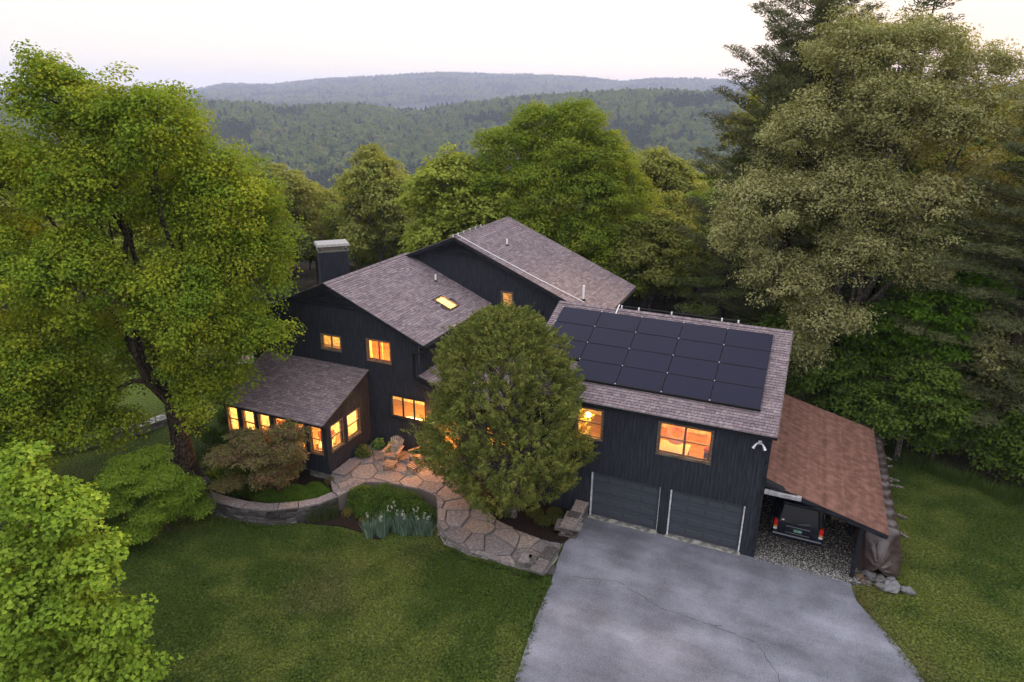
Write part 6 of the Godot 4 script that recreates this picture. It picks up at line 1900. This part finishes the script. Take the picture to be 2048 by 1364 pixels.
func lawn_grass() -> void:
	rng.seed = 71
	var L := Leaves.new()
	for k in 7:
		var a := rf(0, TAU)
		var b := Vector3(cos(a), 0, sin(a)) * rf(0.0, 0.05)
		var side := Vector3(-sin(a), 0, cos(a)) * 0.006
		var tip := b + Vector3(cos(a) * rf(0.01, 0.05), rf(0.035, 0.06), sin(a) * rf(0.01, 0.05))
		var m := rf(0.75, 1.3)
		var s := L.v.size()
		for q in [b - side, b + side, tip]:
			L.v.append(q); L.c.append(Color(m, m, m))
		for i in [0, 2, 1]: L.ix.append(s + i)
	var mesh := L.mesh()
	var pts := []
	var bed := PackedVector2Array([Vector2(-23.3, -17.3), Vector2(-19.0, -17.2), Vector2(-17.2, -18.1), Vector2(-15.5, -18.6), Vector2(-13.5, -18.4), Vector2(-11.4, -19.3), Vector2(-9.5, -18.7), Vector2(-6.4, -18.7), Vector2(-6.0, -34.0), Vector2(-24.0, -34.0)])
	while pts.size() < 120000:
		var x := 0.0; var z := 0.0
		if rng.randf() < 0.62:
			x = rf(-27.0, -5.6); z = rf(-18.8, -6.5)
		else:
			x = rf(3.4, 13.0); z = rf(-34.5, -10.0)
		if Geometry2D.is_point_in_polygon(Vector2(x, z), bed): continue
		if x < 0.0 and x > -6.7 + (z + 18.5) * 0.13: continue
		if x > 0.0:
			if x < 4.9 and z < -22.9: continue
			if x < 3.45 and z > -23.2 and z < -21.0: continue
			if z > -22.2 and x < 3.5 + (z + 22.0) * 0.52: continue
			if z < -34.4 + (x - 5.0) * 0.54: continue
		pts.append(Vector2(x, z))
	var fringe := pts.size()
	for e in [[Vector2(-5.84, -14.1), Vector2(-6.3, -17.2)], [Vector2(-6.3, -17.2), Vector2(-6.5, -18.6)], [Vector2(-5.5, -9.5), Vector2(-5.84, -14.1)], [Vector2(3.4, -22.6), Vector2(4.0, -21.25)], [Vector2(4.0, -21.25), Vector2(5.19, -19.03)], [Vector2(5.19, -19.03), Vector2(6.6, -16.2)], [Vector2(5.0, -23.6), Vector2(5.15, -33.5)], [Vector2(-22.5, -17.2), Vector2(-18.4, -17.35)], [Vector2(-11.4, -19.4), Vector2(-9.9, -18.6)], [Vector2(-9.9, -18.6), Vector2(-6.9, -18.6)]]:
		for k in int(e[0].distance_to(e[1]) * 70.0):
			var p: Vector2 = e[0].lerp(e[1], rng.randf()) + Vector2(rf(-0.14, 0.14), rf(-0.1, 0.1))
			pts.append(p)
	var mm := MultiMesh.new()
	mm.transform_format = MultiMesh.TRANSFORM_3D
	mm.use_colors = true
	mm.mesh = mesh
	mm.instance_count = pts.size()
	for i in pts.size():
		var p: Vector2 = pts[i]
		var s := rf(0.7, 1.4) if i < fringe else rf(1.2, 2.4)
		mm.set_instance_transform(i, Transform3D(Basis(UP3, rf(0, TAU)).scaled(Vector3(s, s * rf(0.7, 1.2), s)), Vector3(p.x, land(p.x, p.y) - 0.005, p.y)))
		mm.set_instance_color(i, ground_color(p.x, p.y) * 1.05)
	var o := MultiMeshInstance3D.new()
	o.name = "grass"
	o.multimesh = mm
	o.material_override = M.grass
	add_child(o)
	tag(o, "short mown grass of the lawns beside the driveway", "grass")
	stuff(o)
	# taller weeds along the foot of the wood
	for k in 26:
		var x := 4.9 + k * 0.34
		var z := -34.3 + (x - 5.0) * 0.54 + rf(-0.5, 0.5)
		blades("tall_grass", "tall unmown grass tuft along the foot of the wood", Vector3(x, land(x, z), z), 90, 0.35, 0.55, 0.02, [Color(0.07, 0.11, 0.025), Color(0.09, 0.13, 0.03)], 0.6, "grass tuft", "unmown grass along the wood")

func sky_image() -> Image:
	var w := 512; var h := 256
	var img := Image.create(w, h, false, Image.FORMAT_RGBF)
	var sun := Vector3(sin(deg_to_rad(6.0)), 0.06, -cos(deg_to_rad(6.0))).normalized()
	for j in h:
		var v := PI * (j + 0.5) / h
		for i in w:
			var a := TAU * (i + 0.5) / w
			var d := Vector3(sin(a) * sin(v), cos(v), -cos(a) * sin(v))
			var e := maxf(d.y, 0.0)
			var k := pow(1.0 - exp(-e * 2.4), 2.0)
			var c := Vector3(0.325, 0.314, 0.286).lerp(Vector3(0.78, 0.79, 0.91), k)
			var ang := acos(clampf(d.dot(sun), -1.0, 1.0))
			var glow := exp(-ang * 1.9)
			c += Vector3(0.25, 0.2, 0.14) * glow + Vector3(0.1, 0.062, 0.0) * exp(-e * 24.0)
			c = c.lerp(Vector3(0.46, 0.3, 0.2), 0.95 * exp(-ang * 3.2) * exp(-e * 4.0))
			if d.y < 0.0: c = c.lerp(Vector3(0.25, 0.25, 0.22), smoothstep(0.0, 0.25, -d.y))
			img.set_pixel(i, j, Color(c.x, c.y, c.z))
	return img

func _ready() -> void:
	rng.seed = 1
	noise.seed = 7
	noise.frequency = 0.012
	noise.fractal_octaves = 4
	# camera
	var yaw := -0.406075570; var pitch := 0.346399659; var roll := 0.0118154058
	var f := Vector3(sin(yaw) * cos(pitch), -sin(pitch), -cos(yaw) * cos(pitch))
	var r0 := Vector3(cos(yaw), 0, sin(yaw))
	var u0 := r0.cross(f)
	var rr := r0 * cos(roll) + u0 * sin(roll)
	var uu := -r0 * sin(roll) + u0 * cos(roll)
	var cam := Camera3D.new()
	cam.name = "camera"
	add_child(cam)
	cam.transform = Transform3D(Basis(rr, uu, -f), EYE)
	cam.fov = rad_to_deg(2.0 * atan(682.0 / 1355.92))
	cam.near = 0.1
	cam.far = 20000.0
	cam.current = true
	# sky, haze, exposure
	var we := WorldEnvironment.new()
	var env := Environment.new()
	env.background_mode = Environment.BG_SKY
	var sk := Sky.new()
	var pm := PanoramaSkyMaterial.new()
	pm.panorama = ImageTexture.create_from_image(sky_image())
	sk.sky_material = pm
	env.sky = sk
	env.tonemap_mode = Environment.TONE_MAPPER_LINEAR
	env.tonemap_exposure = 3.1
	env.fog_enabled = true
	env.fog_density = 0.00017
	env.fog_light_color = Color(0.66, 0.72, 0.87)
	env.sdfgi_enabled = true
	env.ssao_enabled = true
	env.ssil_enabled = true
	we.environment = env
	add_child(we)
	# the last sun, low behind the trees beyond the carport
	var sun := DirectionalLight3D.new()
	sun.light_energy = 0.8
	sun.light_color = Color(1.0, 0.82, 0.58)
	sun.light_angular_distance = 9.0
	sun.shadow_enabled = true
	add_child(sun)
	sun.look_at_from_position(Vector3(sin(deg_to_rad(6.0)) * 50.0, 8.5, -cos(deg_to_rad(6.0)) * 50.0), Vector3.ZERO)
	materials()
	build_ground()
	paving()
	build_house()
	solar()
	carport()
	walls()
	interiors()
	car()
	woodpile()
	adirondack(Vector3(-15.75, 0.35, -23.05), 0.12, "weathered wooden chair with a fan of grey back slats on the patio")
	adirondack(Vector3(-14.55, 0.35, -23.35), -0.5, "weathered wooden chair half hidden by the cedar on the patio")
	footstool(Vector3(-15.45, 0.35, -22.3), 0.12, "low slatted wooden footstool before the fan-backed chair")
	footstool(Vector3(-14.4, 0.35, -22.6), -0.3, "low slatted wooden footstool nearer the cedar")
	garden_plants()
	garden_trees()
	woods()
	lawn_grass()
